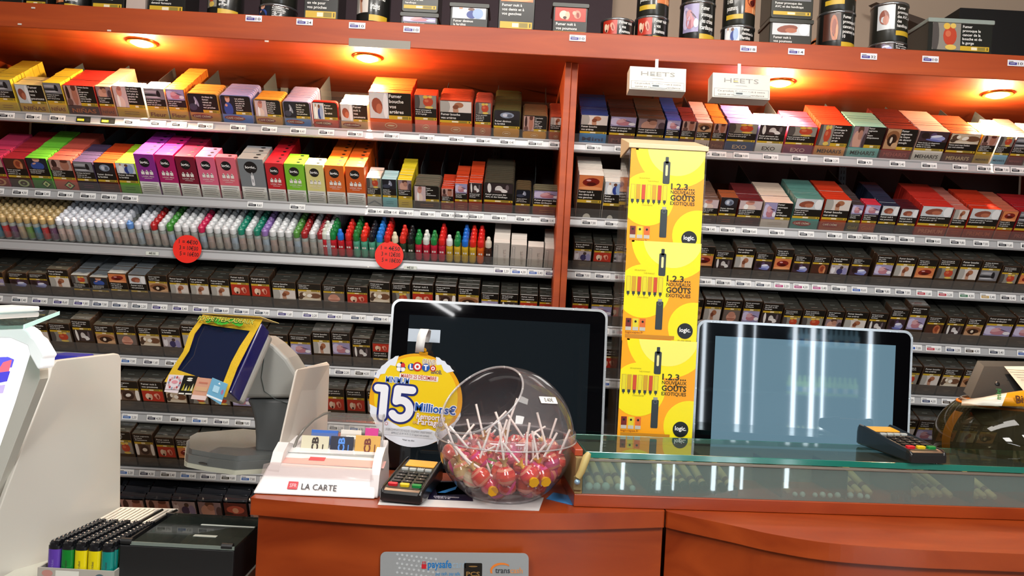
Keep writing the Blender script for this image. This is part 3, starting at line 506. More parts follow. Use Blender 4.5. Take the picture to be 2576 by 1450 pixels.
LG = [(361, 411, 390, 7, '8a2c8f', 'purple'), (413, 460, 392, 6, 'b01c64', 'magenta'), (462, 511, 396, 6, '7a1430', 'dark red'), (513, 560, 397, 3, 'e0688a', 'pink'), (562, 611, 398, 1, 'e06a7c', 'salmon pink'), (615, 679, 402, 4, '7c8288', 'grey'), (681, 726, 412, 8, 'c4202c', 'red'), (728, 777, 414, 3, '7cc42c', 'green'), (779, 825, 416, 2, 'ddd68a', 'cream'), (827, 875, 418, 9, 'd8641c', 'orange'), (877, 925, 421, 9, 'd05a1c', 'deep orange')]
for i, (u0, u1, vt, n, c, nm) in enumerate(LG):
    column('L2', u0, u1, vt, n, .0225, lambda w_, h: logic_mesh(w_, h, .022, c, i == 5), 'vape_refill_box', 'vape box', f'{nm} vape refill box with black disc', i + 8, mat(c, .3), 'vape refill boxes on the second left shelf', dmax=.31)
for i, (u0, u1, vt, n) in enumerate([(1241, 1282, 612, 8), (1284, 1324, 617, 4), (1326, 1366, 622, 2), (1368, 1407, 627, 7)]):
    column('L3', u0, u1, vt, n, .0165, lambda w_, h: heets_mesh(w_, h, .016), 'heated_tobacco_box', 'tobacco stick box', 'off-white tobacco stick box', i + 64, mat('d8cfc6', .3), 'off-white tobacco stick boxes')
for i, (u0, u1, pic) in enumerate([(300, 312, 'red'), (314, 376, 'two'), (378, 441, 'two'), (443, 505, 'fert'), (507, 569, 'man'), (571, 632, 'red'), (634, 690, 'man')]):
    column('L8', u0, u1, 1256 + i * 2, 7, .024, lambda w_, h: pouch_mesh(w_, h, .023, pic), 'tobacco_pouch', 'tobacco pouch', f'dark glossy rolling tobacco pouch, {PDESC[pic]} picture', i + 1, mat('22242a', .3), 'rolling tobacco pouches on the lowest left shelf')
# --- dropper bottles on the third left shelf
BT = []
for i in range(10): BT.append((-40 + i * 19.8, 'b39a6a', 0, ['a8947c', '6a8a4a', '4a7a8f', 'b03a3a', '6a4a64'][i % 5], 14))
for j, c in enumerate(['cfd2da'] * 9 + ['5a86c4'] + ['cfd2da'] * 2 + ['a81c20', 'd4d6d8', '3f8a34', 'd4d6d8', 'd4d6d8', 'd4d6d8', 'c02050', 'd4d6d8', 'd4d6d8', 'd4d6d8', 'd4d6d8', '1c8068', 'd4d6d8', '1c7c64', '8a6cac', 'd4d6d8', 'd4d6d8', 'd4d6d8', '4f8a3c', '9a2024', 'd4d6d8', '94242c', 'd4d6d8']):
    BT.append((159 + j * 19.7, c, 0, ['a8a39c', 'a89a94', '9aa8b4', 'a8948c'][j % 4] if j > 1 else 'c0a8a0', 12 if j not in (9, 12, 18) else 5 if j != 9 else 1))
g2 = [('cfd4c8', 3), ('16783a', 4), ('1c6cd0', 1), ('d0241c', 4), ('1c7434', 5), ('d02a1c', 3), ('16161c', 4), ('1c78d0', 5), ('d0201c', 5), ('d8d0b0', 1), ('cc2c20', 3), ('18181a', 3), ('16803a', 2), ('d4d6d2', 2), ('1c7c3c', 2), ('d0201c', 4), ('dcdcdc', 1), ('1c7c3c', 2), ('1c68c8', 4), ('d4281c', 4), ('d0201c', 4), ('c9c0b0', 1)]
lab2 = ['b8202c'] * 4 + ['4f9a80'] * 4 + ['2c3a28', '2c3a28', '2c3a28', '2c3a28'] + ['b82038'] * 4 + ['c4a02c'] * 4 + ['d05a1c', '3a2018']
for j, (c, n) in enumerate(g2): BT.append((821 + j * 19.35, c, 1, lab2[j], n))
z, al = SH['L3']; a = math.radians(al)
_bc = {}
for i, (u, c, big, lab, n) in enumerate(BT):
    xc = ray(u, 590 + u * .052).x * YF
    kb = (lab, big); kc = (c, big)
    if kb not in _bc: _bc[kb] = bottle_mesh('8f9490' if not big else lab, lab, big)
    if kc not in _bc: _bc[('c',) + kc] = cap_mesh(c, big)
    for r_ in range(n):
        M = Matrix.Translation((xc, YF, EYE + z)) @ Matrix.Rotation(a, 4, 'X') @ Matrix.Translation((0, .013 + r_ * .0212, 0))
        d = f'small dropper bottle with {cname(c)} cap'
        labt = f'{d}, front of {ordn(i + 1)} column on {SHN["L3"]}' if r_ == 0 else f'{d}, {ordn(r_)} behind front, {ordn(i + 1)} column, {SHN["L3"]}'
        cand('dropper_bottle', r_ if not big else r_ * .5, _bc[kb], M, labt, 'dropper bottles on the third left shelf', 'bottle', ('cap', _bc[('c',) + kc]), (.019, .019, .084, mat(c, .3)))
LIM = 300
for kind, L in CAND.items():
    L.sort(key=lambda q: q['row'])
    for q in L[:LIM]:
        o = bpy.data.objects.new(kind, q['mesh']); COL.objects.link(o); o.matrix_world = q['M']
        tag(o, q['label'], q['cat'], q['group'])
        if q['extra']:
            c = bpy.data.objects.new(q['extra'][0], q['extra'][1]); COL.objects.link(c); c.parent = o
    rest = L[LIM:]
    if rest:
        b = B()
        for q in rest:
            w_, t, h, m = q['simple']; M = q['M']
            if kind == 'dropper_bottle':
                s = len(b.v); b.lathe([(.0095, 0), (.0095, .05), (.0086, .055), (.0086, .069), (.0055, .072), (.004, .0765)], m, 8); b.v[s:] = [tuple(M @ Vector(p)) for p in b.v[s:]]
            else:
                V = [M @ Vector((x, y, zz)) for zz in (0, h) for y in (0, t * .93) for x in (-w_ / 2, w_ / 2)]
                b.add(V, [(0, 2, 3, 1), (4, 5, 7, 6), (0, 1, 5, 4), (2, 6, 7, 3), (0, 4, 6, 2), (1, 3, 7, 5)], m)
        word = kind.replace('_', ' ')
        b.build(kind, label=f'{word}s massed farther back behind the front rows of the shelves', cat=word, kind='stuff')
    print('KIND', kind, len(L))
# --- shelf dividers and price tags are parts of each shelf
def price_tag_mesh(colr, price, base='dedede', wd=.044):
    b = B(); b.box((-wd / 2, -.0008, -.008), (wd / 2, 0, .008), mat(base, .4)); b.face((-wd / 2, -.0010, -.008), (1, 0, 0), (0, 0, 1))
    b.dec(rect(.003, .003, wd * .56, .0095), mat(colr, .4), 1); b.dec(rect(.003, .011, wd * .35, .0125), mat('44444a', .4), 1); b.dec(rect(wd * .14, .0055, wd * .46, .007), mat('b8b8c0', .4), 2)
    b.text(price, wd * .62, .0035, .0095, mat('3a3a40', .5), 1, .01, 'l', wd * .3); return b.mesh('price_tag')
TAGC = {'1': ['1c1e22'], '2': ['1c1e22'], '3': ['3a2c54', '2450a0', '2450a0'], 'L4': ['2c3a54', '2c3a54', '34404c', '32286a', '32286a', '32286a'], 'L': ['2c5a9c', '2c2c3c', '3a3428'], 'R3': ['1c2030', '282c3c', 'a8303c', 'a8303c', '2c6a44', 'b0904c', '1c1820', '1c1820', '1c2438', '1c2438', 'a82c6c', 'a0306c', 'a8407c', '34383c', '2450a0'], 'R': ['1c2438', '2450a0', 'b02c38', '1c2c54', '3a2c1c']}
_t = {}
for k, xs in tagspots.items():
    s = shelfobj[k]; z = SH[k][0]; cs = TAGC.get(k) or TAGC.get(k[1]) if k[1] in '12' or k == 'L4' or k == 'R3' else TAGC.get(k[0])
    for i, x in enumerate(sorted(xs)):
        if k == 'L2' and 350 < (x / YF * F + CX) < 920 and i not in (12, 14): continue
        if k == 'L3': cs = TAGC['3']
        c = cs[i % len(cs)]; pr = ['8,60', '4,30', '7,00', '10,40', '2,20', '9,80', '5,40', '11,60'][(i * 5 + ord(k[0])) % 8]; base = 'dedede'; wd = .044
        if k == 'L1' and i in (4, 5): c, base, pr, wd = 'd8dc2c', '20221c', ('7,00', '1,05')[i - 4], .04
        key = (c, pr, base)
        if key not in _t: _t[key] = price_tag_mesh(c, pr, base, wd)
        o = bpy.data.objects.new('price_tag', _t[key]); COL.objects.link(o); o.parent = s; o.location = (x - s.location.x + .004, -.0165, -.0135); o.rotation_euler = (math.radians(-6), 0, 0)
    al = math.radians(SH[k][1]); ca, sa = math.cos(al), math.sin(al)
    if k in ('L1', 'L2', 'R1', 'R2'):
        xs2 = sorted(xs)
        for i in range(0, len(xs2) - 1, 1):
            if i % 2 and k != 'L2': continue
            x = (xs2[i] + xs2[i + 1]) / 2; dn = .235 if k[1] == '1' else .315
            def SP(xx, d, h): return (xx, YF + d * ca - h * sa, EYE + z + d * sa + h * ca)
            q = B(); q.hexa([SP(x - .0006, .12, 0), SP(x + .0006, .12, 0), SP(x + .0006, dn, 0), SP(x - .0006, dn, 0), SP(x - .0006, .12, .072), SP(x + .0006, .12, .072), SP(x + .0006, dn, .072), SP(x - .0006, dn, .072)], ACRG); part(q, 'divider', s)
# ---------------------------------------------------------------- shelving carcass, canopy, downlights
ZC = EYE + .62     # canopy underside
sv = empty('shelving_unit', (.13, 2.3, 0), 'dark brown wall shelving carcass with cherry upright between its two bays', 'shelving')
q = B(); q.box((XL0, 2.505, .35), (XR1, 2.53, ZC), BROWN); part(q, 'back_panel', sv)
q = B(); q.box((XD0, 2.045, .35), (.1295, 2.50, ZC - .001), WOODD); q.box((.1305, 2.052, .35), (XD1, 2.50, ZC - .001), WOODD); part(q, 'upright', sv, .0015)
for x in (XL0 - .03, XR1 + .003):
    q = B(); q.box((x, 2.05, .35), (x + .027, 2.50, ZC), WOODD); part(q, 'side_panel', sv, .0015)
for u, v in ((166, 170), (716, 200), (1249, 380), (2128, 290), (1640, 300)):
    x = ray(u, v).x * 2.49; q = B(); q.box((x - .012, 2.492, .4), (x + .012, 2.504, ZC), mat('6a7074', .4, .6))
    for i in range(60): q.face((x, 2.4915, ZC - .02 - i * .02), (1, 0, 0), (0, 0, 1)); q.dec(rect(-.006, -.006, -.003, .005), BLACK, 1); q.dec(rect(.003, -.006, .006, .005), BLACK, 1)
    part(q, 'slotted_post', sv)
q = B(); q.box((XL0, 2.45, .3), (XR1, 2.5, .35), WOODD); q.box((XL0, 2.05, .3), (XR1, 2.45, .35), WOODD); part(q, 'base_board', sv)
cp = empty('canopy', (0, 1.99, ZC), 'long cherry wood canopy with deep front fascia above the shelves', 'canopy')
q = B(); q.box((XL0 - .3, 1.985, ZC - .004), (XR1 + .3, 2.005, ZC + .062), WOODD); part(q, 'fascia', cp, .002)
q = B(); q.box((XL0 - .3, 2.005, ZC), (XR1 + .3, 2.62, ZC + .02), WOODD); part(q, 'underside', cp)
q = B(); q.box((XL0 - .3, 2.005, ZC + .045), (XR1 + .3, 2.71, ZC + .058), WOODD); part(q, 'top_board', cp)
Ye = 1.984
for (u0, v0, u1, v1, pr) in ((617, 38, 660, 55, '10'), (745, 47, 788, 64, '24'), (877, 56, 920, 73, '10'), (1014, 66, 1057, 82, '10'), (1432, 88, 1474, 104, '10'), (1862, 115, 1903, 131, '18'), (1982, 122, 2024, 138, '14'), (2165, 134, 2206, 150, '32'), (2320, 141, 2361, 157, '10'), (2534, 151, 2576, 167, '10')):
    p = W((u0 + u1) / 2, (v0 + v1) / 2, Ye); o = bpy.data.objects.new('price_tag', price_tag_mesh('3a2f8a', pr, 'e2e0e6', .043)); COL.objects.link(o); o.parent = cp; o.location = p - cp.location
q = B(); p = W(955, 110, Ye - .001); q.box((p.x - .081, Ye - .002, p.z - .011), (p.x + .081, Ye, p.z + .0105), mat('8d877e', .6)); part(q, 'paper_strip', cp)
q = B()
for u, v in ((50, 61), (671, 104), (275, 77), (84, 20)):
    p = W(u, v, Ye); q.box((p.x - .005, Ye - .0012, p.z - .002), (p.x + .005, Ye - .0002, p.z + .002), mat('d8c8c0', .5))
part(q, 'tape_scrap', cp)
GOLD = mat('c98a3a', .25, .9)
BULB = mat('ffd9a0', .3, 0, 30.0)
for i, (u, v) in enumerate(((357, 105), (925, 143), (1962, 206), (2510, 235), (1440, 175))):
    p = at_z(u, v, ZC)
    if i == 4: p = Vector((.30, 2.10, ZC))
    if i == 4: continue
    t = empty('recessed_downlight', p, f'brass-rimmed round downlight glowing under the canopy, {ORD[i + 1]} from the left', 'ceiling light', 'downlights under the canopy')
    q = B(); q.lathe([(.030, -.001), (.030, -.006), (.038, -.006), (.041, -.003), (.041, 0)], GOLD, 28, p, caps=False); q.lathe([(.030, -.001), (.030, -.006)], GOLD, 28, p, caps=False); part(q, 'rim', t)
    q = B(); q.lathe([(.0295, -.001), (.028, -.006), (.018, -.011), (.004, -.0125)], BULB, 24, p); part(q, 'lens', t)
    l = lamp('downlight_glow', 'POINT', (p.x, p.y, p.z - .03), (7.0, 11.0, 9.5, 9.0)[i], (1.0, .66, .36), shadow_soft_size=.012); l.parent = t; l.location = (0, 0, -.03)
    l = lamp('downlight_beam', 'SPOT', (p.x, p.y, p.z - .02), (42, 72, 64, 62)[i], (1.0, .80, .58), shadow_soft_size=.012, spot_size=math.radians(95), spot_blend=.9); l.parent = t; l.location = (0, 0, -.02); l.rotation_euler = (math.radians(8), 0, 0)
# wall behind the canopy: dark board on the left, black cabinet on the right
q = B(); q.box((-1.9, 2.66, ZC + .06), (.30, 2.715, 2.89), mat('3a2830', .7)); q.build('wall_board', label='dark plum wall board behind the tins on the left of the canopy', cat='wall board')
p = W(2345, 150, 2.6); q = B(); q.box((p.x, 2.45, ZC + .06), (p.x + .8, 2.70, W(2345, 15, 2.45).z), mat('0e0d0e', .5), .004); q.build('black_cabinet', label='black cabinet end behind the big lidded tub, far right of canopy', cat='cabinet')
p0, p1 = W(2290, -20, 2.64), W(2576, 60, 2.64)
q = B(); q.hexa([(1.20, 2.60, 2.55), (1.30, 2.60, 2.50), (1.95, 2.60, 2.26), (1.85, 2.60, 2.36), (1.20, 2.66, 2.56), (1.30, 2.66, 2.50), (1.95, 2.66, 2.26), (1.85, 2.66, 2.36)], mat('4a3a30', .6)); q.build('sloping_beam', label='dark sloping beam on the wall, top right corner', cat='beam')
b = B()
for r_ in range(5):
    P = W(2062, 112, 2.71); a = math.radians(-30 + r_ * 25); b.face(P, (1, 0, 0), (0, 0, 1)); b.prism(ell(math.cos(a) * -.022, math.sin(a) * .022 , .024, .005, 10, a), 0, .001, mat('d87838', .5))
b.build('leaf_sticker', label='orange leaf-shaped sticker on the wall behind the canopy tubs', cat='sticker')

# --- tobacco tins and tubs on top of the canopy
ZT = ZC + .059
def can(u0, u1, vtop, Y, base_z, pic, key, label, rim=True, top_text=None, flip=False, pale='1a1a18'):
    x0 = ray(u0, 40).x * Y; x1 = ray(u1, 40).x * Y; r_ = (x1 - x0) / 2; um = (u0 + u1) / 2; zt = W(um, vtop, Y).z; h = zt - base_z
    o = empty('tobacco_tin', ((x0 + x1) / 2, Y + r_, base_z), label, 'tobacco tin', 'tobacco tins on the canopy'); c = Vector(o.location)
    q = B(); q.lathe([(r_ * .97, 0), (r_, .003), (r_, h - .004), (r_ * .98, h)], mat(pale, .3, 0, 0, .5, .4), 32, c)
    # wrap-around printed label as curved strips
    def strip(a0, a1, z0, z1, m, l=1):
        n = 8; rr = r_ + .0004 * l; V = []
        for i in range(n + 1):
            a = math.radians(a0 + (a1 - a0) * i / n) - math.pi / 2; V += [c + Vector((rr * math.cos(a), rr * math.sin(a), h * z0)), c + Vector((rr * math.cos(a), rr * math.sin(a), h * z1))]
        q.add(V, [(2 * i, 2 * i + 2, 2 * i + 3, 2 * i + 1) for i in range(n)], m, True)
    bg, sh = PICS[pic]; s = -1 if flip else 1; pa0, pa1 = (-62, -8) if not flip else (5, 62)
    strip(pa0, pa1, .3, .93, mat(bg, .3), 1)
    def cur(poly, a0, a1, z0, z1, m, l):
        # project a polygon (unit square) on the cylinder
        rr = r_ + .0004 * l; V = []
        for x, y in clip(poly, 0, 0, 1, 1):
            a = math.radians(a0 + (a1 - a0) * x) - math.pi / 2; V.append(c + Vector((rr * math.cos(a), rr * math.sin(a), h * (z0 + (z1 - z0) * y))))
        if len(V) > 2: q.add(V, [tuple(range(len(V)))], m)
    for i, (cc, cx, cy, rx, ry, ro) in enumerate(sh): cur(ell(cx, cy, rx, ry, 14, ro), pa0, pa1, .3, .93, mat(cc, .3), 2.2 + i * .4)
    ta0, ta1 = (-4, 62) if not flip else (-62, 0)
    band_m = YEL; strip(ta0, ta1, .14, .26, band_m, 1.5)
    L = wrap(WARN[key], 10); sz = min(.6 / (len(L) * 1.1), .19)
    for i, ln in enumerate(L):
        vs, fs, xa, xb = glyphs(ln, .02); k = math.radians(ta1 - ta0) / max(6.0, (xb - xa)) * 1.0
        V = []
        for x, y in vs:
            a = math.radians(ta0 + 3) + (x - xa) * k - math.pi / 2; rr = r_ + .0012; V.append(c + Vector((rr * math.cos(a), rr * math.sin(a), h * (.9 - (i + .8) * sz * 1.05 + y * sz))))
        q.add(V, fs, mat('e8e6e2', .5))
    part(q, 'body', o)
    if rim:
        q = B(); q.lathe([(r_ * 1.0, h - .006), (r_ * 1.03, h - .005), (r_ * 1.03, h), (r_ * .96, h + .001), (r_ * .94, h - .002), (0.001, h - .002)], mat('a8aaac', .2, .9), 32, c); part(q, 'lid', o)
    return zt
def tub(u0, u1, vtop, Y, base_z, pic, key, label, dep=.09, lidc='2a2b24', col='181816', side=False):
    x0 = ray(u0, 40).x * Y; x1 = ray(u1, 40).x * Y; zt = W((u0 + u1) / 2, vtop, Y).z; h = zt - base_z; w_ = x1 - x0
    o = empty('tobacco_tub', ((x0 + x1) / 2, Y, base_z), label, 'tobacco tub', 'tobacco tubs on the canopy')
    q = B(); q.box((x0, Y, base_z), (x1, Y + dep, zt), mat(col, .3, 0, 0, .5, .3), .006); q.face((x0, Y - .0005, base_z), (1, 0, 0), (0, 0, 1))
    if side: photo(q, pic, w_ * .06, h * .22, w_ * .5, h * .92); band(q, w_ * .5, h * .22, w_ * .95, h * .34); warn(q, key, w_ * .52, h * .36, w_ * .94, h * .9)
    else: photo(q, pic, w_ * .06, h * .5, w_ * .94, h * .92); warn(q, key, w_ * .08, h * .22, w_ * .92, h * .48); band(q, w_ * .06, h * .1, w_ * .94, h * .2)
    part(q, 'body', o)
    q = B(); q.box((x0 - .003, Y - .003, zt - .008), (x1 + .003, Y + dep + .003, zt + .004), mat(lidc, .3, 0, 0, .5, .4), .003); part(q, 'lid', o)
    return zt
T = [('tub', -40, 55, -60, 'doctor', 'fert'), ('tub', 62, 116, -80, 'boy', 'enf'), ('can', 122, 205, -50, 'dents', 'dents'), ('tub', 228, 310, -90, 'tue', 'tue'), ('pouch', 316, 364, 0, 0, 0), ('tub', 370, 464, -90, 'kid', 'enf'), ('can', 505, 594, -60, 'bouche', 'bouche'), ('can2', 637, 732, 8, 'boy', 'arr'), ('tub', 763, 850, -110, 'boy', 'arr'), ('can', 888, 974, -60, 'foot', 'art'), ('tub2', 1009, 1102, 36, 'surg', 'c9'), ('tub', 1132, 1228, 12, 'doctor', 'fert'), ('tub', 1253, 1345, -80, 'dents', 'dents'), ('tub', 1391, 1479, 12, 'lungs', 'poum'), ('can', 1517, 1603, 44, 'lungs', 'poum'), ('can2', 1605, 1690, 38, 'lungs', 'poum'), ('can2', 1720, 1809, 0, 'surg', 'crise'), ('can2', 1827, 1911, 62, 'doctor', 'fert'), ('tub2', 1938, 2045, 52, 'hand', 'poum'), ('can2', 2077, 2168, 25, 'throat', 'c9'), ('can2', 2212, 2304, 104, 'fam', 'crise'), ('big', 2338, 2500, 52, 'bouche', 'bouche')]
for i, (k, u0, u1, vt, pic, key) in enumerate(T):
    Y = 2.03; where = f'{ordn(i + 1)} from left on canopy'
    if k == 'can': can(u0, u1, vt, Y, ZT, pic, key, f'black round tin, {PDESC[pic]} picture, {where}')
    elif k == 'can2':
        z1 = can(u0, u1, vt, Y, ZT, pic, key, f'black round tin, {PDESC[pic]} picture, lower of two, {where}')
        can(u0 + 2, u1 - 1, vt - 100, Y + .001, z1 + .002, 'dents' if i % 2 else 'hand', 'poum' if i % 2 else 'avc', f'black round tin, upper of two, {where}', flip=bool(i % 2), pale='24241f')
    elif k == 'tub': tub(u0, u1, vt, Y, ZT, pic, key, f'black lidded tub, {PDESC[pic]} picture, {where}')
    elif k == 'tub2':
        z1 = tub(u0, u1, vt, Y, ZT, pic, key, f'olive black tub, {PDESC[pic]} picture, lower of two, {where}', col='26261f')
        tub(u0, u1, vt - 95, Y, z1 + .0045, 'car', 'avc', f'olive black tub, upper of two, {where}', col='26261f')
    elif k == 'big': tub(u0, u1, vt, Y, ZT, pic, key, f'big black tub with clear lid and red tongue picture, {where}', dep=.16, lidc='8f9a94', col='1a1c18', side=True)
    else:
        q = B(); q.box((ray(u0, 20).x * Y, Y, ZT), (ray(u1, 20).x * Y, Y + .02, ZT + .11), mat('b8a8a0', .5), .004); q.build('tobacco_pouch', label=f'pale tobacco pouch standing between tubs, {where}', cat='tobacco pouch')
# --- white cartons hung under the canopy edge
for i, (u0, u1, v0, v1, c) in enumerate(((1586, 1728, 164, 242, '9aa0a0'), (1795, 1940, 180, 262, 'd8c47c'))):
    Y = 1.93; a = W(u0, v0, Y); b_ = W(u1, v0 + (u1 - u0) * .0533, Y); h = (v1 - v0 - 18) / F * Y
    o = empty('hanging_carton', ((a.x + b_.x) / 2, Y, a.z - h), f'white HEETS carton hung under the canopy, {("left", "right")[i]} one of the two', 'carton', 'white cartons hung under the canopy'); o.rotation_euler = (math.radians(-6), 0, 0)
    wd = b_.x - a.x; q = B(); q.box((-wd / 2, 0, 0), (wd / 2, .045, h), mat('cfcac2', .4), .001); q.face((-wd / 2, -.0003, 0), (1, 0, 0), (0, 0, 1)); G = mat('8f8c88', .5)
    q.text('HEETS', wd * .5, h * .62, h * .26, G, 1, -.002, 'c', wd * .6); q.dec(rect(wd * .36, h * .66, wd * .44, h * .70), mat(c, .5), 2); q.dec(rect(wd * .4, h * .5, wd * .6, h * .51), G, 1)
    q.dec(rect(wd * .03, h * .04, wd * .97, h * .37), mat('4a4846', .5), 1); q.dec(rect(wd * .035, h * .05, wd * .965, h * .36), mat('d0cbc3', .4), 2)
    q.text('Ce produit du tabac nuit à votre', wd * .5, h * .24, h * .1, mat('55524e', .5), 3, .005, 'c', wd * .82); q.text('santé et crée une dépendance', wd * .5, h * .1, h * .1, mat('55524e', .5), 3, .005, 'c', wd * .8)
    q.build('front_sleeve', o)
    q = B(); q.face((-wd * .1, -.0006, 0), (1, 0, 0), (0, 0, 1)); q.prism(rrect(-.005, h * .1, wd * .26, h * .26, .002), 0, .0016, mat('c4cac8', .2)); q.dec(rect(.001, h * .15, wd * .12, h * .21), mat('3a4448', .4), 8); q.build('price_clip', o)
    q = B(); q.box((-.004, .02, h), (.004, .024, ZC - .004 - (a.z - h) + .0), mat('c8c8c8', .3)); q.build('hanger', o)
# --- red price discs stuck to the third left rail
zr = EYE + .061
for i, (u, v, L) in enumerate(((471, 627, ('1 = 4€00', '3 = 10€00', '5 = 16€00')), (979, 643, ('1 = 4€50', '3 = 12€00', '5 = 18€00')))):
    Y = 2.124; p = W(u, v, Y); o = empty('price_disc', p, f'round red price disc handwritten from {L[0].replace(" ", "")} on the third left rail', 'price sign', 'red price discs')
    q = B(); q.face((0, 0, 0), (1, 0, 0), (0, 0, 1)); r_ = 36 / F * Y; q.prism(ell(0, 0, r_, r_ * .98, 40), -.0006, .0006, mat('e0200c', .5)); q.build('card', o)
    q = B(); q.face((0, -.0008, 0), (1, 0, 0), (0, 0, 1))
    for j, t in enumerate(L): q.text(t, -r_ * .6 + .002 * j, r_ * (.38 - j * .42), r_ * .4, mat('1a0a08', .5), 1, .01, 'l', r_ * 1.32, -.03)
    q.build('writing', o)
for u, v, t in ((383, 638, '4€00'), (1032, 674, '4€50')):
    p = W(u, v, 2.130); q = B(); q.box((-.018, 0, -.005), (.018, .0008, .005), mat('c8ccc4', .5)); q.face((-.018, -.0003, -.005), (1, 0, 0), (0, 0, 1)); q.text(t, .018, .0022, .009, mat('3a3a3a', .5), 1, .01, 'c')
    o = q.build('price_strip', shelfobj['L3']); o.location = p - shelfobj['L3'].location
# ---------------------------------------------------------------- counter
ZK = EYE - .399            # counter top
def yz(u, v, Z):           # depth at which a pixel ray meets height Z
    return at_z(u, v, Z)
edgeL = [at_z(u, v, ZK) for u, v in ((630, 1253), (790, 1267), (953, 1279), (1110, 1286), (1270, 1291), (1442, 1292), (1560, 1290), (1673, 1287))]
edgeR = [at_z(u, v, ZK) for u, v in ((1677, 1287), (1720, 1297), (1839, 1322), (1944, 1345), (2086, 1367), (2277, 1382), (2430, 1389), (2576, 1395), (2720, 1402))]
def smooth(E, n=6):
    out = []
    for i in range(len(E) - 1):
        a, b, c, d = E[max(i - 1, 0)], E[i], E[i + 1], E[min(i + 2, len(E) - 1)]
        for k in range(n):
            t = k / n; out.append(.5 * ((2 * b) + (c - a) * t + (2 * a - 5 * b + 4 * c - d) * t * t + (3 * b - a - 3 * c + d) * t ** 3))
    return out + [E[-1]]
edgeL = smooth(edgeL); edgeR = smooth(edgeR); edgeR.append(Vector((1.35, edgeR[-1].y, ZK)))
def slab(name, edge, yb, z0, z1, m, parent, inset=0.0, bev=.003):
    P = [(p.x, p.y + inset) for p in edge]; x0, x1 = P[0][0] + (inset if inset else 0), P[-1][0]
    P[0] = (x0, P[0][1]); poly = P + [(x1, yb), (x0, yb)]
    q = B(); q.face((0, 0, z0), (1, 0, 0), (0, 1, 0)); q.prism(poly, 0, z1 - z0, m); return part(q, name, parent, bev)
for nm, ed, lab in (('left', edgeL, 'cherry wood counter with gently bowed front edge, left of the joint'), ('right', edgeR, 'cherry wood counter sweeping outwards in a wave, right of the joint')):
    c = empty('sales_counter', (ed[0].x, ed[0].y, 0), lab, 'counter', 'cherry wood sales counter')
    slab('worktop', ed, 1.60, ZK - .030, ZK, WOODC, c)
    slab('front_panel', ed, 1.57, .06, ZK - .0305, WOODC, c, .012, .001)
    slab('plinth', ed, 1.55, 0, .059, mat('3a1a10', .5), c, .04, .001)
# payment card sticker on the counter front
pl = at_z(1100, 1286, ZK); Ys = pl.y + .0125
o = empty('counter_sticker', W(1142, 1418, Ys - .006), 'silver grey sticker of prepaid card logos on the counter front', 'sticker')
q = B(); A = W(957, 1388, Ys - .004); C_ = W(1328, 1384, Ys - .004); ex = (W(1328, 1384 + 10, Ys) - W(957, 1392, Ys)); q.face(W(957, 1389, Ys - .008), (1, 0, .043), (-.043, 0, 1), .0003)
wd = 371 / F * Ys; q.prism(rrect(0, -.11, wd, 0, .01, 5), -.0008, 0, mat('a3a8ac', .35, .3)); q.o = q.o + q.ey * .009
for i in range(9):
    for j in range(5): q.dec(ell(.03 + i * .0085 + (j % 2) * .004, -.045 + j * .008 - i * .001, .0022, .0022, 8), mat('b4b9bd', .4), 1)
q.text('paysafe', .084, -.036, .019, mat('1c6fb0', .4), 2, .02, 'l', .042); q.text('card', .127, -.036, .019, mat('8fa8bc', .4), 2, .0, 'l', .024); q.text('pay cash. pay safe.', .098, -.049, .0085, mat('3a84b8', .4), 2, .01, 'l', .044)
q.dec(rrect(.073, -.038, .0815, -.030, .001), mat('b8202c', .4), 2); q.dec(rect(.0745, -.030, .0758, -.026), mat('b8202c', .4), 2); q.dec(rect(.0787, -.030, .08, -.026), mat('b8202c', .4), 2); q.dec(rect(.0745, -.0265, .08, -.0252), mat('b8202c', .4), 2)
q.dec(rrect(.148, -.055, .18, -.027, .002), mat('1c1a18', .3), 2); q.text('PCS', .164, -.05, .011, mat('8a6a3c', .4), 3, .02, 'c', .024); q.dec(ell(.164, -.033, .008, .0012, 10), mat('8a6a3c', .4), 3)
q.text('trans', .203, -.044, .014, mat('3a4044', .4), 3, .015, 'l', .026); q.text('cash', .2295, -.044, .014, mat('c98a5a', .4), 3, .015, 'l', .022)
ring = [(.214 + .02 * math.cos(a), -.040 + .014 * math.sin(a)) for a in [math.radians(x) for x in range(50, 215, 15)]]; ri = [(.216 + .0185 * math.cos(a), -.041 + .0115 * math.sin(a)) for a in [math.radians(x) for x in range(50, 215, 15)]]
for i in range(len(ring) - 1): q.dec([ring[i], ring[i + 1], ri[i + 1], ri[i]], mat('d8782c', .4), 2)
part(q, 'card', o)

# ---------------------------------------------------------------- glass-topped cigar vitrine (front turned a few degrees)
ZG = EYE - .2955
A0 = at_z(1443, 1276, ZK); A1 = at_z(2576, 1311, ZK); A1.y = A0.y + .062 * (A1.x - A0.x) / .75 if False else A1.y
dv = (A1 - A0); dv.z = 0; dv.normalize(); bk = Vector((-dv.y, dv.x, 0))      # along, and to the back
def VP(s, d, z): return A0 + dv * s + bk * d + Vector((0, 0, z - ZK))
LV = 1.05
vt = empty('cigar_vitrine', VP(0, 0, ZK), 'long low cigar vitrine with thick green glass top and cherry plinth', 'display case')
def vbox(q, s0, s1, d0, d1, z0, z1, m): q.hexa([VP(s0, d0, z0), VP(s1, d0, z0), VP(s1, d1, z0), VP(s0, d1, z0), VP(s0, d0, z1), VP(s1, d0, z1), VP(s1, d1, z1), VP(s0, d1, z1)], m)
q = B(); vbox(q, 0, LV, 0, .17, ZK + .0005, ZK + .024, WOODC); part(q, 'plinth', vt, .0015)
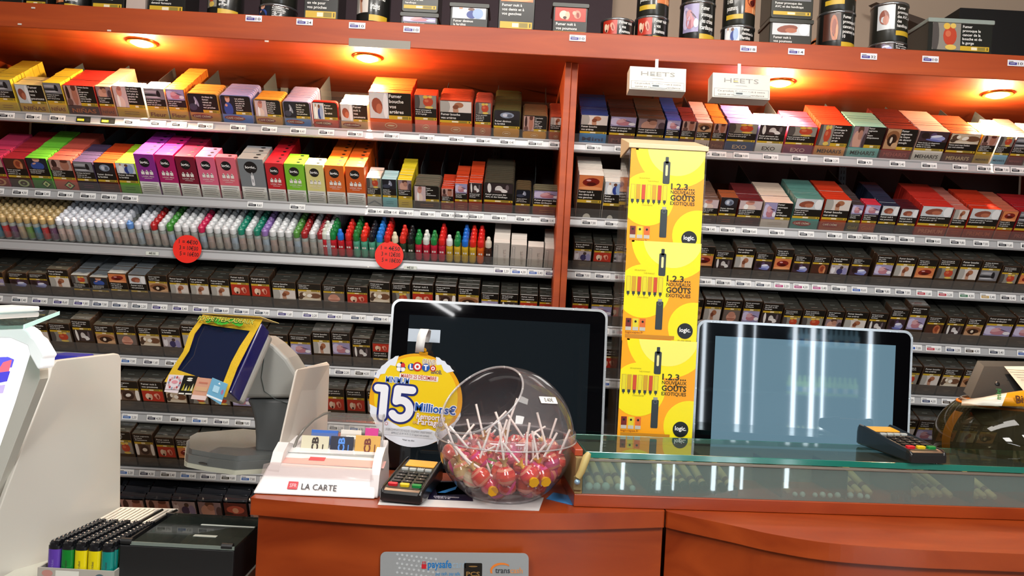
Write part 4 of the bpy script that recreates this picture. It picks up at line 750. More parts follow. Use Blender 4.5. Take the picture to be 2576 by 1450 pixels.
q = B(); vbox(q, .0, .014, .0, .17, ZK + .0245, ZG - .012, mat('8a7448', .8)); part(q, 'end_block', vt, .001)
q = B(); vbox(q, LV - .014, LV, 0, .17, ZK + .0245, ZG - .012, mat('8a7448', .8)); part(q, 'end_block', vt, .001)
q = B(); vbox(q, -.001, .0145, .012, .168, ZG - .0115, ZG + .001, mat('a8482c', .35)); part(q, 'end_cap', vt, .0015)
GLT = clear('green_edged_glass_top', 'dff0ea', 1.5, .05, .01, 'a8aca0')
q = B(); vbox(q, .019, LV + .02, .004, .166, ZG - .0005, ZG, GLT); part(q, 'glass_top', vt, label='clear thick glass top')
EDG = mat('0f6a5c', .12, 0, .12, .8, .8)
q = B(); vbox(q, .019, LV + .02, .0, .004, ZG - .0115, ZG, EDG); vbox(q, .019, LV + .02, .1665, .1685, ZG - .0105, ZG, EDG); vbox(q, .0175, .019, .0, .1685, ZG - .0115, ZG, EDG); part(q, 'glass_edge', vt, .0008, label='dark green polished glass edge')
q = B(); vbox(q, .015, LV - .015, .004, .0055, ZK + .024, ZG - .014, clear('vitrine_front_glass', 'd6e0dc', 1.6, .15, .02, 'c4dcd8')); part(q, 'front_pane', vt)
q = B(); vbox(q, .015, LV - .015, .150, .153, ZK + .024, ZG - .0125, mat('6f625a', .6)); part(q, 'back_board', vt)
q = B(); vbox(q, .015, LV - .015, .0025, .006, ZG - .0185, ZG - .0135, mat('8a8478', .4, .4)); part(q, 'top_channel', vt, .0006)
FOIL = mat('8fa0a0', .3, .5); q = B(); vbox(q, .015, LV - .015, .008, .150, ZK + .0245, ZK + .027, mat('ccd6d2', .5)); part(q, 'tray_floor', vt)
for i in range(8):
    s = .015 + i * .128; q = B(); vbox(q, s, s + .003, .010, .148, ZK + .0272, ZG - .022, mat('2a2422', .5)); part(q, 'divider', vt)
tub_m = clear('glass_tube', 'e8f0f0', 1.5, .12, .03, 'dfe6e6')
q = B()
for i in range(70):
    p = VP(.022 + i * .0145, .012, ZK + .028); q.tube([p, p + Vector((0, 0, .012))], .003, tub_m, 6)
    p = VP(.022 + i * .0145, .0125, ZG - .034); q.tube([p, p + Vector((0, 0, .013))], .0032, tub_m, 6)
q.build('glass_tube_row', vt, kind='stuff'); vt.children[-1].location = (0, 0, 0)
vt.children[-1].data.transform(Matrix.Translation(-vt.location))
CIGM = mat('c8a070', .7); DK = mat('14181f', .4)
cig0 = None
for comp in range(8):
    n = (5, 6, 2, 1, 3, 5, 3, 4)[comp]
    for j in range(n):
        s = .024 + comp * .128 + .012 + j * .0185; p = VP(s, .024 + .004 * (j % 2), ZK + .036); p2 = VP(s - .012 + .006 * (j % 3), .13, ZK + .066)
        if cig0 is None or j == 0 and comp in (1, 3):
            q = B(); L_ = .11; q.lathe([(.004, 0), (.0068, .004), (.0072, L_ * .5), (.0066, L_ - .01), (.003, L_)], CIGM, 12); q.lathe([(.0074, .022), (.0074, .034)], mat('7a2c1c', .4), 12, caps=False)
            if comp == 1: q.lathe([(.0075, -.001), (.0078, .012)], DK, 12)
            cig0 = q.mesh('cigar')
        o = bpy.data.objects.new('cigar', cig0); COL.objects.link(o); o.location = p; o.rotation_mode = 'QUATERNION'; o.rotation_quaternion = (p2 - p).to_track_quat('Z', 'Y')
        tag(o, f'tan cigar lying in the vitrine, {ordn(j + 1)} from the left in the {ordn(comp + 1)} compartment', 'cigar', 'cigars in the vitrine')
BL = mat('dfe6e2', .4)
k = 0
for s, r_ in [(.030, .0075), (.045, .0075), (.062, .008), (.086, .0075), (.113, .006), (.47, .005), (.485, .006), (.50, .005), (.43, .005), (.445, .0055), (.515, .006), (.54, .0065), (.56, .006), (.575, .005)]:
    p = VP(s, .0165, ZK + .0275 + r_); q = B(); q.lathe([(r_ * math.sin(a), -r_ * math.cos(a)) for a in [math.radians(x) for x in (2, 30, 60, 90, 120, 150, 178)]], BL, 14)
    o = q.build('humidity_bead'); o.location = p; k += 1
    tag(o, f'white round humidity bead at the vitrine front, {ordn(k)} from the left', 'bead', 'humidity beads in the vitrine')
for i, s in enumerate((.15, .168, .176, .185, .63, .655, .69, .31)):
    p = VP(s, .0165, ZK + .0275); q = B(); q.lathe([(.007, 0), (.0072, .010), (.005, .014), (.001, .015)], DK, 14, p); q.build('dark_plug', label=f'dark blue tube plug at the vitrine front, {ordn(i + 1)} from the left', cat='plug', group='dark plugs in the vitrine')
# lever clip at the left end of the vitrine
cl = empty('lever_clip', VP(.006, -.008, ZK + .045), 'old ivory lever clip with blue screw on the left end of the vitrine', 'clip'); IV = mat('b8a468', .45)
q = B(); q.tube([W(1482, 1140, 1.385), W(1476, 1150, 1.383), W(1463, 1186, 1.383), W(1454, 1202, 1.384)], [.0045, .0075, .0068, .006], IV, 10); part(q, 'lever', cl)
q = B(); q.box((VP(.003, 0, 0).x - .006, VP(0, 0, 0).y - .006, W(1450, 1235, 1.39).z), (VP(.003, 0, 0).x + .010, VP(0, 0, 0).y - .0005, W(1450, 1200, 1.39).z), mat('7a6a44', .6), .002); part(q, 'bracket', cl)
q = B(); q.lathe([(.0055, 0), (.005, .003), (.001, .004)], mat('8fb0c8', .3, .4), 14, W(1452, 1213, 1.384), (0, -1, 0)); part(q, 'screw', cl)

# ---------------------------------------------------------------- payment terminals
def terminal(loc, yaw, label, Wd=.080, L_=.172, H=.045):
    o = empty('payment_terminal', loc, label, 'payment terminal', 'black payment terminals'); o.rotation_euler = (0, 0, yaw)
    GR = mat('33352f', .4); BK = mat('17181a', .3, 0, 0, .5, .4); h0, h1 = .022, H; t = math.atan2(h1 - h0, L_)
    q = B(); w2 = Wd / 2; n = 9; V = []   # tapered wedge body with raised side rails
    prof = [(-1, .10), (-1, .75), (-.97, 1.0), (-.90, 1.04), (-.84, .90), (0, .90), (.84, .90), (.90, 1.04), (.97, 1.0), (1, .75), (1, .10), (.9, 0), (-.9, 0)]
    st = [(0, .70, .93), (.003, .92, .98), (.012, 1, 1), (.10, 1, .99), (.150, 1, .97), (.166, .97, .95), (L_, .80, .92)]
    for y, hs, ws in st:
        hh = (h0 + (h1 - h0) * y / L_) * hs
        for x, z_ in prof: V.append((x * w2 * ws, y, .003 + z_ * hh))
    m = len(prof); q.add(V, [(k * m + (i + 1) % m, k * m + i, (k + 1) * m + i, (k + 1) * m + (i + 1) % m) for k in range(len(st) - 1) for i in range(m)], BK); q.add(V, [tuple(range(m)), tuple(range((len(st) - 1) * m, len(st) * m))[::-1]], BK); q.build('body', o).modifiers.new('b', 'BEVEL').width = .0012
    ey = Vector((0, L_, (h1 - h0) * .9)); org = Vector((-w2, 0, .003 + h0 * .90 + .0003))
    q = B(); q.face(org, (1, 0, 0), ey, .0003); q.dec(rrect(Wd * .13, .012, Wd * .87, .162, .004), GR, 1); fp = q.build('face_plate', o)
    q = B(); q.face(org, (1, 0, 0), ey, .0003); q.prism(rrect(Wd * .14, .125, Wd * .86, .158, .002), .0004, .0016, mat('e09a2c', .25, 0, .35)); q.build('display', fp, label='amber lit display')
    def key(nm, x, y, kw, kh, c, txt=None, lab=None, hh=.0035):
        q = B(); q.face(org, (1, 0, 0), ey, .0003); q.prism(rrect(x - kw / 2, y - kh / 2, x + kw / 2, y + kh / 2, min(kw, kh) * .35, 3), .0003, hh, c)
        if txt: q.text(txt, x, y - .0022, .006, mat('c8c8c8', .5), int((hh + .0003) / .0003) + 1, .01, 'c')
        q.build(nm, fp, label=lab)
    for i in range(4): key('function_key', Wd * (.21 + i * .192), .106, .0135, .0075, mat('c8ccca', .35, .2))
    for r_ in range(4):
        for c in range(3): key('number_key', Wd * (.24 + c * .26), .085 - r_ * .0145, .0165, .0095, mat('141516', .35), [['1', '2', '3'], ['4', '5', '6'], ['7', '8', '9'], ['', '0', '.']][r_][c])
    for c, (cc, nm) in enumerate((('c41c28', 'red cancel key'), ('d8b81c', 'yellow correct key'), ('14803a', 'green confirm key'))): key('command_key', Wd * (.22 + c * .28), .0245, .0175, .010, mat(cc, .3), None, nm, .0045)
    q = B(); q.face(org, (1, 0, 0), ey, .0003)
    for i in range(4):
        P = [(Wd * .5 + .004 * i - .004 + .004 * math.cos(a), .117 + .004 * math.sin(a)) for a in [math.radians(x) for x in (-50, -25, 0, 25, 50)]]; Q = [(x + .0008, y) for x, y in P]
        for j in range(4): q.dec([P[j], Q[j], Q[j + 1], P[j + 1]], mat('e8e8e8', .4), 2)
    q.build('contactless_mark', fp); return o
t1 = terminal(at_z(1012, 1270, ZK + .0015) + Vector((-.004, .002, 0)), math.radians(-8), 'black payment terminal on a paper sheet between card display and lollipop globe')
t2 = terminal(at_z(2336, 1170, ZG + .0003), math.radians(9), 'black payment terminal standing on the green glass top')

# ---------------------------------------------------------------- papers under the globe
def sheet(name, pts, m, label, cat, z=.0003, deco=None):
    P = [at_z(u, v, ZK + z) for u, v in pts]; q = B(); q.face((0, 0, ZK + z), (1, 0, 0), (0, 1, 0)); q.prism([(p.x, p.y) for p in P], 0, .0005, m)
    if deco: deco(q)
    q.face((0, 0, 0), (1, 0, 0), (0, 1, 0)); o = q.build(name, label=label, cat=cat); return o
sheet('paper_sheet', [(950, 1271), (1356, 1286), (1368, 1253), (1170, 1236), (965, 1238)], mat('c8c6c6', .5), 'white paper sheet lying under the terminal and the lollipop globe', 'paper')
def dk(q):
    p = at_z(1090, 1253, ZK); q.text('CARNETS NAVIGO', p.x, p.y, .010, mat('d8d4e4', .5), 4, .01, 'l', .048); q.text('VERTE', p.x + .002, p.y - .009, .009, mat('d8d4e4', .5), 4, .01, 'l', .03)
    a = [at_z(u, v, ZK) for u, v in ((1100, 1242), (1150, 1226), (1146, 1234), (1120, 1243))]; q.dec([(p.x, p.y) for p in a], mat('2c84c8', .3), 3)
    a = [at_z(u, v, ZK) for u, v in ((1096, 1233), (1100, 1215), (1170, 1215), (1180, 1246), (1100, 1248))]; q.dec([(p.x, p.y) for p in a], mat('7c74b8', .4), 2)
sheet('leaflet', [(1076, 1257), (1190, 1262), (1182, 1212), (1092, 1211)], mat('1a1630', .35), 'purple and dark blue leaflet showing between terminal and globe', 'leaflet', .0009, dk)
sheet('blue_leaflet', [(944, 1248), (960, 1249), (978, 1228), (952, 1226)], mat('2c5f9c', .35), 'blue leaflet corner between card display and left terminal', 'leaflet', .0003)
sheet('blue_flyer', [(1374, 1256), (1440, 1272), (1446, 1250), (1392, 1240)], mat('3a7cb8', .35), 'blue flyer corner to the right of the lollipop globe', 'leaflet', .0003)

# ---------------------------------------------------------------- lollipop globe
GC = W(1272, 1100, 1.46); GR_ = .1325; fl = ZK + .0016; GC.z = fl + GR_ * .845
gl = empty('lollipop_globe', (GC.x, GC.y, fl), 'clear plastic globe full of red lollipops with an opening at upper left', 'candy jar')
n = Vector((-.466, -.488, .737)).normalized(); qn = n.to_track_quat('Z', 'Y')
PL = clear('clear_globe_plastic', 'f8f4f4', 1.42, .06, .015, 'f0e8ec')
th0 = math.acos(.773); q = B(); rings, seg = 40, 64; V = []; 
for i in range(rings + 1):
    th = th0 + (math.pi - th0) * i / rings
    for j in range(seg):
        a = 2 * math.pi * j / seg; p = GC + qn @ Vector((GR_ * math.sin(th) * math.cos(a), GR_ * math.sin(th) * math.sin(a), GR_ * math.cos(th)))
        if p.z < fl: p.z = fl
        V.append(p)
q.add(V, [(i * seg + j, i * seg + (j + 1) % seg, (i + 1) * seg + (j + 1) % seg, (i + 1) * seg + j) for i in range(rings) for j in range(seg)], PL, True); part(q, 'shell', gl)
RIM = clear('globe_rim_plastic', 'eeeef0', 1.6, .22, .02, 'f0eef0')
q = B(); cc = GC + n * (GR_ * .773); rr = GR_ * math.sin(th0); q.tube([cc + qn @ Vector((rr * math.cos(a), rr * math.sin(a), 0)) for a in [2 * math.pi * i / 64 for i in range(65)]], .0022, RIM, 8, False); part(q, 'opening_rim', gl)
q = B(); q.lathe([(GR_ * 1.0, -.004), (GR_ * 1.022, -.003), (GR_ * 1.025, .003), (GR_ * 1.02, .014), (GR_ * 1.0, .015)], clear('globe_band_plastic', 'f0f0f2', 1.5, .10, .02, 'f0eef0'), 72, GC, caps=False); q.tube([GC + Vector((GR_ * 1.024 * math.cos(a), GR_ * 1.024 * math.sin(a), -.002)) for a in [2 * math.pi * i / 64 for i in range(65)]], .0016, RIM, 6, False); part(q, 'middle_band', gl)
q = B(); q.tube([Vector((GC.x + .0715 * math.cos(a), GC.y + .0715 * math.sin(a), fl + .002)) for a in [2 * math.pi * i / 64 for i in range(65)]], .002, RIM, 6, False); part(q, 'foot_ring', gl)
p = on_plane(1379, 1008, GC + Vector((0, -.095, 0)), (0, 1, 0)); d = ray(1379, 1008); oc = Vector((0, 0, EYE)) - GC; bb = oc.dot(d); t = (-bb - math.sqrt(bb * bb - d.dot(d) * (oc.dot(oc) - (GR_ + .0006) ** 2))) / d.dot(d); hit = Vector((0, 0, EYE)) + d * t
nn = (hit - GC).normalized(); ex = Vector((0, 0, 1)).cross(nn).normalized(); q = B(); q.face(hit + nn * .0012, (ex * .995 + nn.cross(ex) * -.12), nn.cross(ex) + ex * .12, .0003); q.prism(rrect(-.021, -.007, .021, .007, .001), -.001, 0, mat('e8e8e4', .5)); q.text('0.40€', 0, -.004, .012, mat('3a3a44', .5), 2, .0, 'c', .022); part(q, 'price_sticker', gl)
# lollipops: (ball px, radius mm, stick end px, depth offset, colours)
def cp(x, y): return 1080 + x / 4.8325, 1000 + y / 4.8325
LP = [((600, 770), (325, 445), -.05, 'c83038', 'b84038'), ((560, 690), (510, 480), .03, 'b8202c', 'c43a30'), ((610, 1000), (340, 640), -.085, 'b8302c', 'c04434'), ((940, 1110), (545, 820), -.085, 'b02428', '9c2424'), ((870, 900), (970, 340), -.07, 'bc3430', 'c85a44'), ((930, 960), (860, 430), -.095, 'b82c28', 'c44034'), ((1010, 740), (845, 290), -.02, 'c44a78', 'c45a70'), ((1225, 960), (970, 650), -.085, 'bc2c3c', 'c8403c'),
      ((1470, 790), (1320, 220), -.04, 'c43a44', 'b84a78'), ((1420, 1010), (1275, 530), -.07, 'a82c2c', 'b8402c'), ((700, 1150), (230, 500), -.085, 'a82c5c', 'b83a50'), ((400, 900), (170, 450), -.055, 'b09058', 'c0a878'), ((270, 880), (700, 650), -.03, '8a5a44', 'a07a5c'), ((220, 690), (425, 480), .0, 'b84a44', 'b85a50'), ((880, 570), (1040, 100), .05, 'b81c24', 'c42c2c'), ((1130, 850), (1200, 430), -.05, 'bc3a30', 'c44a3c'),
      ((1570, 800), (1620, 710), -.02, 'c04038', 'b83c34'), ((450, 1080), (735, 405), -.075, 'b0a080', 'c0b498'), ((750, 860), (945, 275), -.03, '5f7a34', '7a8a44'), ((1200, 1130), (1190, 450), -.075, '9c342c', 'a8402c'), ((700, 660), (590, 180), .04, 'a82430', 'b83038'), ((1300, 900), (1495, 540), -.06, 'b83430', 'a82c30'), ((1040, 560), (1150, 500), .06, 'c43034', 'c43c38'), ((1280, 700), (1020, 310), .03, 'b84a44', 'c0564c'), ((1400, 700), (1510, 365), .04, 'b04a40', 'b85a50'), ((1560, 900), (1650, 530), -.03, 'a83a30', 'b04434'), ((1060, 1000), (1350, 650), -.05, 'a82c2c', 'b43830'), ((820, 1180), (560, 460), -.06, 'a03a2c', 'a84434'), ((1300, 1150), (1260, 640), -.04, '983028', 'a03a2c'), ((560, 560), (860, 250), .07, 'b83840', 'c04848')]
rb = .0185
FILL = [(330, 1010), (420, 760), (520, 1130), (640, 860), (760, 1010), (820, 760), (900, 1230), (1000, 880), (1080, 1190), (1120, 700), (1190, 820), (1360, 1100), (1400, 860), (1500, 960), (1520, 700), (1620, 900), (1640, 760), (350, 700), (480, 620), (1180, 600), (1300, 620), (980, 650), (680, 560), (1460, 620), (620, 1220), (1220, 1230)]
for i, (x, y) in enumerate(FILL):
    c = (('a82028', 'b83830'), ('b02438', 'b04060'), ('b83a2c', 'c05040'), ('9c2c2c', 'a84038'))[i % 4]; LP.append(((x, y), (x + ((i * 37) % 90) - 45, y - 170), (.0 if i % 2 else .055) - (.04 if y > 900 else 0), c[0], c[1]))
for i, (bp, ep, dy, c1, c2) in enumerate(LP):
    u, v = cp(*bp); Y = GC.y + dy; p = W(u, v, Y)
    # keep the sweet inside the shell and above the floor of the bowl
    for _ in range(60):
        dd = p - GC
        if dd.length > GR_ - rb - .003: p -= dd.normalized() * .002
        if p.z < fl + rb + .002: p.z += .001
    ue, ve = cp(*ep); e = W(ue, ve, p.y + .0)
    dirn = e - p; 
    if i >= 30: dirn = Vector((.5 * math.sin(i * 2.1), .9, .35))
    ln = max(.052, min(.078, dirn.length)) if i < 30 else .035; dirn.normalize(); e = p + dirn * (rb + ln)
    for _ in range(60):
        if (e - GC).length > GR_ - .004:
            # lean the stick inwards rather than through the wall
            dirn = (dirn + Vector((-(e - GC).x, abs(GC.y - e.y) * .3 + .002, 0)) * .6).normalized(); e = p + dirn * (rb + ln); ln = max(.03, ln * .985)
    o = empty('lollipop', p, f'{cname(c1)} wrapped lollipop in the globe, ball {["low", "middle", "high"][2 if bp[1] < 700 else 1 if bp[1] < 960 else 0]}, {ordn(sorted(range(len(LP)), key=lambda k: LP[k][0][0]).index(i) + 1)} from left', 'lollipop', 'lollipops in the globe')
    qd = dirn.to_track_quat('Z', 'Y'); q = B(); S, R_ = 16, 10; V = []
    for a in range(R_ + 1):
        th = math.pi * a / R_
        for b_ in range(S):
            f_ = 2 * math.pi * b_ / S; k = rb * (1 + random.uniform(-.045, .045)); V.append(qd @ Vector((k * math.sin(th) * math.cos(f_), k * math.sin(th) * math.sin(f_), k * math.cos(th))))
    M1, M2, M3 = mat(c1, .18, 0, 0, .6, .8), mat(c2, .18, 0, 0, .6, .8), mat('c8806c' if i % 3 else 'b83c78', .2, 0, 0, .6, .6)
    for a in range(R_): q.add(V, [(a * S + b_, (a + 1) * S + b_, (a + 1) * S + (b_ + 1) % S, a * S + (b_ + 1) % S) for b_ in range(S)], (M1, M1, M3, M1, M2, M2, M3, M2, M2, M1)[a], True)
    sw = q.build('sweet', o)
    q = B(); q.tube([dirn * (rb * .9), dirn * (rb + ln)], .0023, mat('e6e0dc', .5), 10); q.build('stick', o)
    q = B(); V = []
    for r_, h in ((.0045, rb * .92), (.003, rb + .003), (.008, rb + .012)):
        for b_ in range(14): f_ = 2 * math.pi * b_ / 14; rr = r_ * (1 + (.35 if b_ % 2 else -.2) * (1 if r_ > .005 else .3)); V.append(qd @ Vector((rr * math.cos(f_), rr * math.sin(f_), h + (.002 if b_ % 2 else 0))))
    tw = mat('d8a81c', .25, 0, 0, .5, .5) if i in (7, 10, 9) else mat(('c87a70', 'c45a5c', 'b89a60')[i % 3], .2, 0, 0, .5, .5)
    q.add(V, [(a * 14 + b_, a * 14 + (b_ + 1) % 14, (a + 1) * 14 + (b_ + 1) % 14, (a + 1) * 14 + b_) for a in range(2) for b_ in range(14)], tw, True); q.build('wrapper_twist', sw)
    if i in (7, 10, 9):
        q = B(); q.lathe([(.002, 0), (.0055, .002), (.0045, .004), (.009, .008), (.006, .010), (.010, .013)], mat('d8a01c', .25, 0, 0, .5, .5), 7, Vector((.004, -rb * .9, -.002)), (.3, -.9, -.3)); q.build('wrapper_end', sw, label='yellow gathered wrapper end')
# ---------------------------------------------------------------- back desk behind the counter carries monitors and tower
ZD = EYE - .50
dk_ = empty('back_desk', (.35, 1.62, 0), 'dark low desk behind the counter carrying monitors', 'desk')
q = B(); q.box((-.44, 1.612, ZD - .025), (1.40, 1.90, ZD), mat('1c1a1a', .4), .003); part(q, 'desk_top', dk_)
q = B(); q.box((-.40, 1.63, 0), (-.37, 1.88, ZD - .0255), mat('1c1a1a', .5)); part(q, 'desk_side', dk_)
q = B(); q.box((1.34, 1.63, 0), (1.37, 1.88, ZD - .0255), mat('1c1a1a', .5)); part(q, 'desk_side', dk_)
# ---------------------------------------------------------------- touch monitors
def monitor(u0, v0, u1, Y, tilt, yaw, label, scr, hh=.36, emit=0.0, tint='05060a'):
    a = W(u0, v0, Y); b_ = W(u1, v0 + (u1 - u0) * .0533, Y); wd = b_.x - a.x; top = a.z
    o = empty('touch_monitor', (a.x + wd / 2, Y, ZD), label, 'monitor', 'touch monitors behind the counter')
    Mt = Matrix.Translation((a.x + wd / 2, Y, top)) @ Matrix.Rotation(yaw, 4, 'Z') @ Matrix.Rotation(tilt, 4, 'X')
    def wl(q): q.v = [tuple(Mt @ Vector(p)) for p in q.v]; return q
    def fr(q, y): q.face((-wd / 2, y, -hh), (1, 0, 0), (0, 0, 1)); return q
    q = fr(B(), 0); q.prism(rrect(0, 0, wd, hh, .020, 8), -.030, -.0, mat('c2c6ca', .25, .7), None, False); part(wl(q), 'housing', o, .002)
    g = bpy.data.materials.new('screen_glass'); g.use_nodes = True; pb = g.node_tree.nodes['Principled BSDF']; pb.inputs['Base Color'].default_value = lin('050507') + (1,); pb.inputs['Roughness'].default_value = .03; pb.inputs['IOR'].default_value = 1.6
    q = fr(B(), -.0005); q.prism(rrect(.0055, .0055, wd - .0055, hh - .0055, .016, 8), 0, .0008, g); bg_ = part(wl(q), 'bezel_glass', o)
    g2 = bpy.data.materials.new('lcd_area'); g2.use_nodes = True; pb = g2.node_tree.nodes['Principled BSDF']; pb.inputs['Base Color'].default_value = lin(tint) + (1,); pb.inputs['Roughness'].default_value = .03; pb.inputs['IOR'].default_value = 1.7
    if emit: pb.inputs['Emission Color'].default_value = lin(scr) + (1,); pb.inputs['Emission Strength'].default_value = emit
    x0, x1, y1 = .0405, wd - .0385, hh - .034; q = fr(B(), -.0014); q.dec(rect(x0, .04, x1, y1), g2, 1); part(wl(q), 'screen', bg_)
    if not emit or True:
        pass
    q = B(); q.box((-wd * .12, .030, -hh * .75), (wd * .12, .055, -hh * .3), BLACK, .006); part(wl(q), 'rear_mount', o)
    bz = Mt @ Vector((0, .045, -hh * .6)); q = B(); q.tube([bz, Vector((bz.x, bz.y + .03, ZD + .03)), Vector((bz.x, bz.y + .03, ZD + .012))], .018, BLACK, 12); part(q, 'stand_neck', o)
    q = B(); q.box((bz.x - .11, bz.y - .07, ZD + .0005), (bz.x + .11, bz.y + .11, ZD + .014), BLACK, .004); part(q, 'stand_foot', o)
    return o, Mt, wd, hh
m1, Mt1, wd1, hh1 = monitor(987, 751, 1530, 1.66, math.radians(-7), 0, 'wide black touch monitor with silver edge behind the round lottery sign', '20282c', .40, .25, '0a0e12')
m2, Mt2, wd2, hh2 = monitor(1755, 804, 2298, 1.66, math.radians(-1.5), 0, 'glossy monitor with pale lit screen to the right of the yellow tower', '7ca0b2', .36, .52, '10181e')

# ---------------------------------------------------------------- yellow poster tower
YT = 1.63
tw = empty('poster_tower', W(1655, 1100, YT), 'tall clear acrylic tower with three yellow logic posters', 'display stand')
zt0 = ZD
def TP(u, v, Y=YT): return W(u, v, Y)
tl, tr = TP(1581, 368), TP(1763, 379); xl, xr = TP(1570, 720).x, TP(1757, 720).x; ztop = TP(1670, 374).z
wt = xr - xl; dT = .13
cl_ = [(xl - .006, YT + dT, ZD), (xr + .003, YT + dT, ZD)]
q = B(); zb = ZD + .001
for x in (xl - .0035, xr + .001): q.box((x, YT, zb), (x + .0025, YT + dT, ztop - .001), ACR)
q.box((xl, YT + dT - .0025, zb), (xr, YT + dT, ztop + .03), ACR); part(q, 'acrylic_case', tw)
q = B(); q.add([(xl - .006, YT - .004, ztop + .008), (xr + .006, YT - .004, ztop + .008), (xr + .006, YT - .004, ztop - .002), (xl - .006, YT - .004, ztop - .002), (xl - .006, YT + dT, ztop + .044), (xr + .006, YT + dT, ztop + .044), (xr + .006, YT + dT, ztop - .002), (xl - .006, YT + dT, ztop - .002)], [(0, 3, 2, 1), (0, 1, 5, 4), (4, 5, 6, 7), (0, 4, 7, 3), (1, 2, 6, 5), (3, 7, 6, 2)], mat('d0c09a', .4)); part(q, 'sloping_lid', tw, .001)
q = B(); q.box((xl, YT + .004, zb), (xr, YT + dT - .004, zb + .006), mat('d8d4cc', .4)); part(q, 'foot_plate', tw)
PY, PO, PYL = mat('ecdc10', .35), mat('f0a010', .35), mat('ece468', .35); DG = mat('2c3438', .35); TXT = mat('2e2a14', .4)
def poster(zb_, i):
    h = .216; wdp = wt; q = B(); yy = YT - .002 - i * .0045; q.face((xl + (.0006 * (i - 1)), yy, zb_), (1, 0, 0), (0, 0, 1), .0002); R = (0, 0, wdp, h)
    q.prism(rect(0, 0, wdp, h), -.0008, 0, PO); q.dec(ell(wdp * .62, h * 1.04, wdp * .56, wdp * .56, 48), PY, 1, R); q.dec(ell(wdp * .25, h * .50, wdp * .36, wdp * .36, 40), PY, 1.5, R); q.dec(ell(wdp * .95, h * .16, wdp * .34, wdp * .34, 40), PY, 1.8, R)
    q.dec(ell(wdp * .62, h * 1.04, wdp * .40, wdp * .40, 40), PYL, 2.2, R); q.dec(rect(wdp * .02, h * .985, wdp * .1, h), PO, 1, R)
    cx = wdp * .49
    q.dec(rrect(cx - .0035, h * .865, cx + .0035, h * .93, .0015), DG, 4, R); q.dec(rrect(cx - .0075, h * .66, cx + .0075, h * .885, .003), DG, 4, R); q.dec(rrect(cx - .0025, h * .74, cx + .0025, h * .85, .0024), mat('dcd89a', .3), 5, R)
    for k in range(7):
        x = wdp * (.05 + k * .072); q.dec(rect(x - .0048, h * .49, x + .0048, h * .645), mat('b8a038', .3), 4, R); q.dec(rect(x - .0036, h * .49, x + .0036, h * .64), mat(['d8cc30', 'c89828', 'c4482c', 'd8cc30', 'c89828', 'c4482c', 'd8cc30'][k], .3), 5, R); q.dec(rrect(x - .003, h * .465, x + .003, h * .495, .001), DG, 6, R); q.dec(rect(x - .0008, h * .45, x + .0008, h * .465), DG, 6, R)
    q.dec(rrect(cx - .0085, h * .125, cx + .0065, h * .405, .002), DG, 4, R); q.dec(rect(cx - .0055, h * .405, cx + .0035, h * .43), mat('a8a49c', .3, .5), 4, R); q.dec(ell(cx - .001, h * .385, .0042, .0042, 18), mat('6a7478', .3), 5, R); q.dec(ell(cx - .001, h * .385, .0034, .0034, 18), DG, 6, R)
    q.text('1.2.3...', wdp * .56, h * .61, .018, TXT, 4, .025, 'l', wdp * .32); q.text('NOUVEAUX', wdp * .56, h * .565, .0105, TXT, 4, .015, 'l', wdp * .33); q.text('GOÛTS', wdp * .56, h * .50, .0165, TXT, 4, .03, 'l', wdp * .33); q.text('EXOTIQUES', wdp * .56, h * .455, .0105, TXT, 4, .015, 'l', wdp * .33)
    for x, y, t in ((.2, .70, 'DÉCALIFORNIA'), (.32, .672, 'THÉS FUMANT'), (.25, .43, 'CITRON MENTHE')): q.text(t, wdp * x, h * y, .0042, mat('9a8a14', .5), 4, 0, 'c', wdp * .15)
    for k, c in enumerate(('6a1c1c', 'd0c430', 'd06428')):
        x = wdp * (.04 + k * .095); q.dec(rect(x, h * .105, x + wdp * .075, h * .225), mat(c, .4), 4, R); q.dec(rect(x, h * .105, x + wdp * .075, h * .14), mat('b8b4a8', .4), 5, R); q.dec(ell(x + wdp * .037, h * .195, .0025, .0025, 10), BLACK, 6, R)
    q.text('logicvapes.fr', wdp * .04, h * .078, .0062, mat('8a4a10', .4), 4, .01, 'l', wdp * .24); q.dec(rect(wdp * .04, h * .03, wdp * .70, h * .068), mat('b87c14', .5), 3, R)
    q.dec(ell(wdp * .84, h * .125, wdp * .105, wdp * .105, 30), mat('14171a', .3), 6, R); q.text('logic.', wdp * .84, h * .115, .013, mat('f0f0f0', .4), 8, .02, 'c', wdp * .15); q.text("It's that simple", wdp * .84, h * .02, .005, TXT, 4, .005, 'c', wdp * .18)
    part(q, 'poster', tw, label=('topmost', 'middle', 'lowest')[i] + ' yellow poster')
poster(ztop - .003 - .216, 0); poster(TP(1660, 609).z - .216, 1); poster(TP(1655, 855).z - .216, 2)

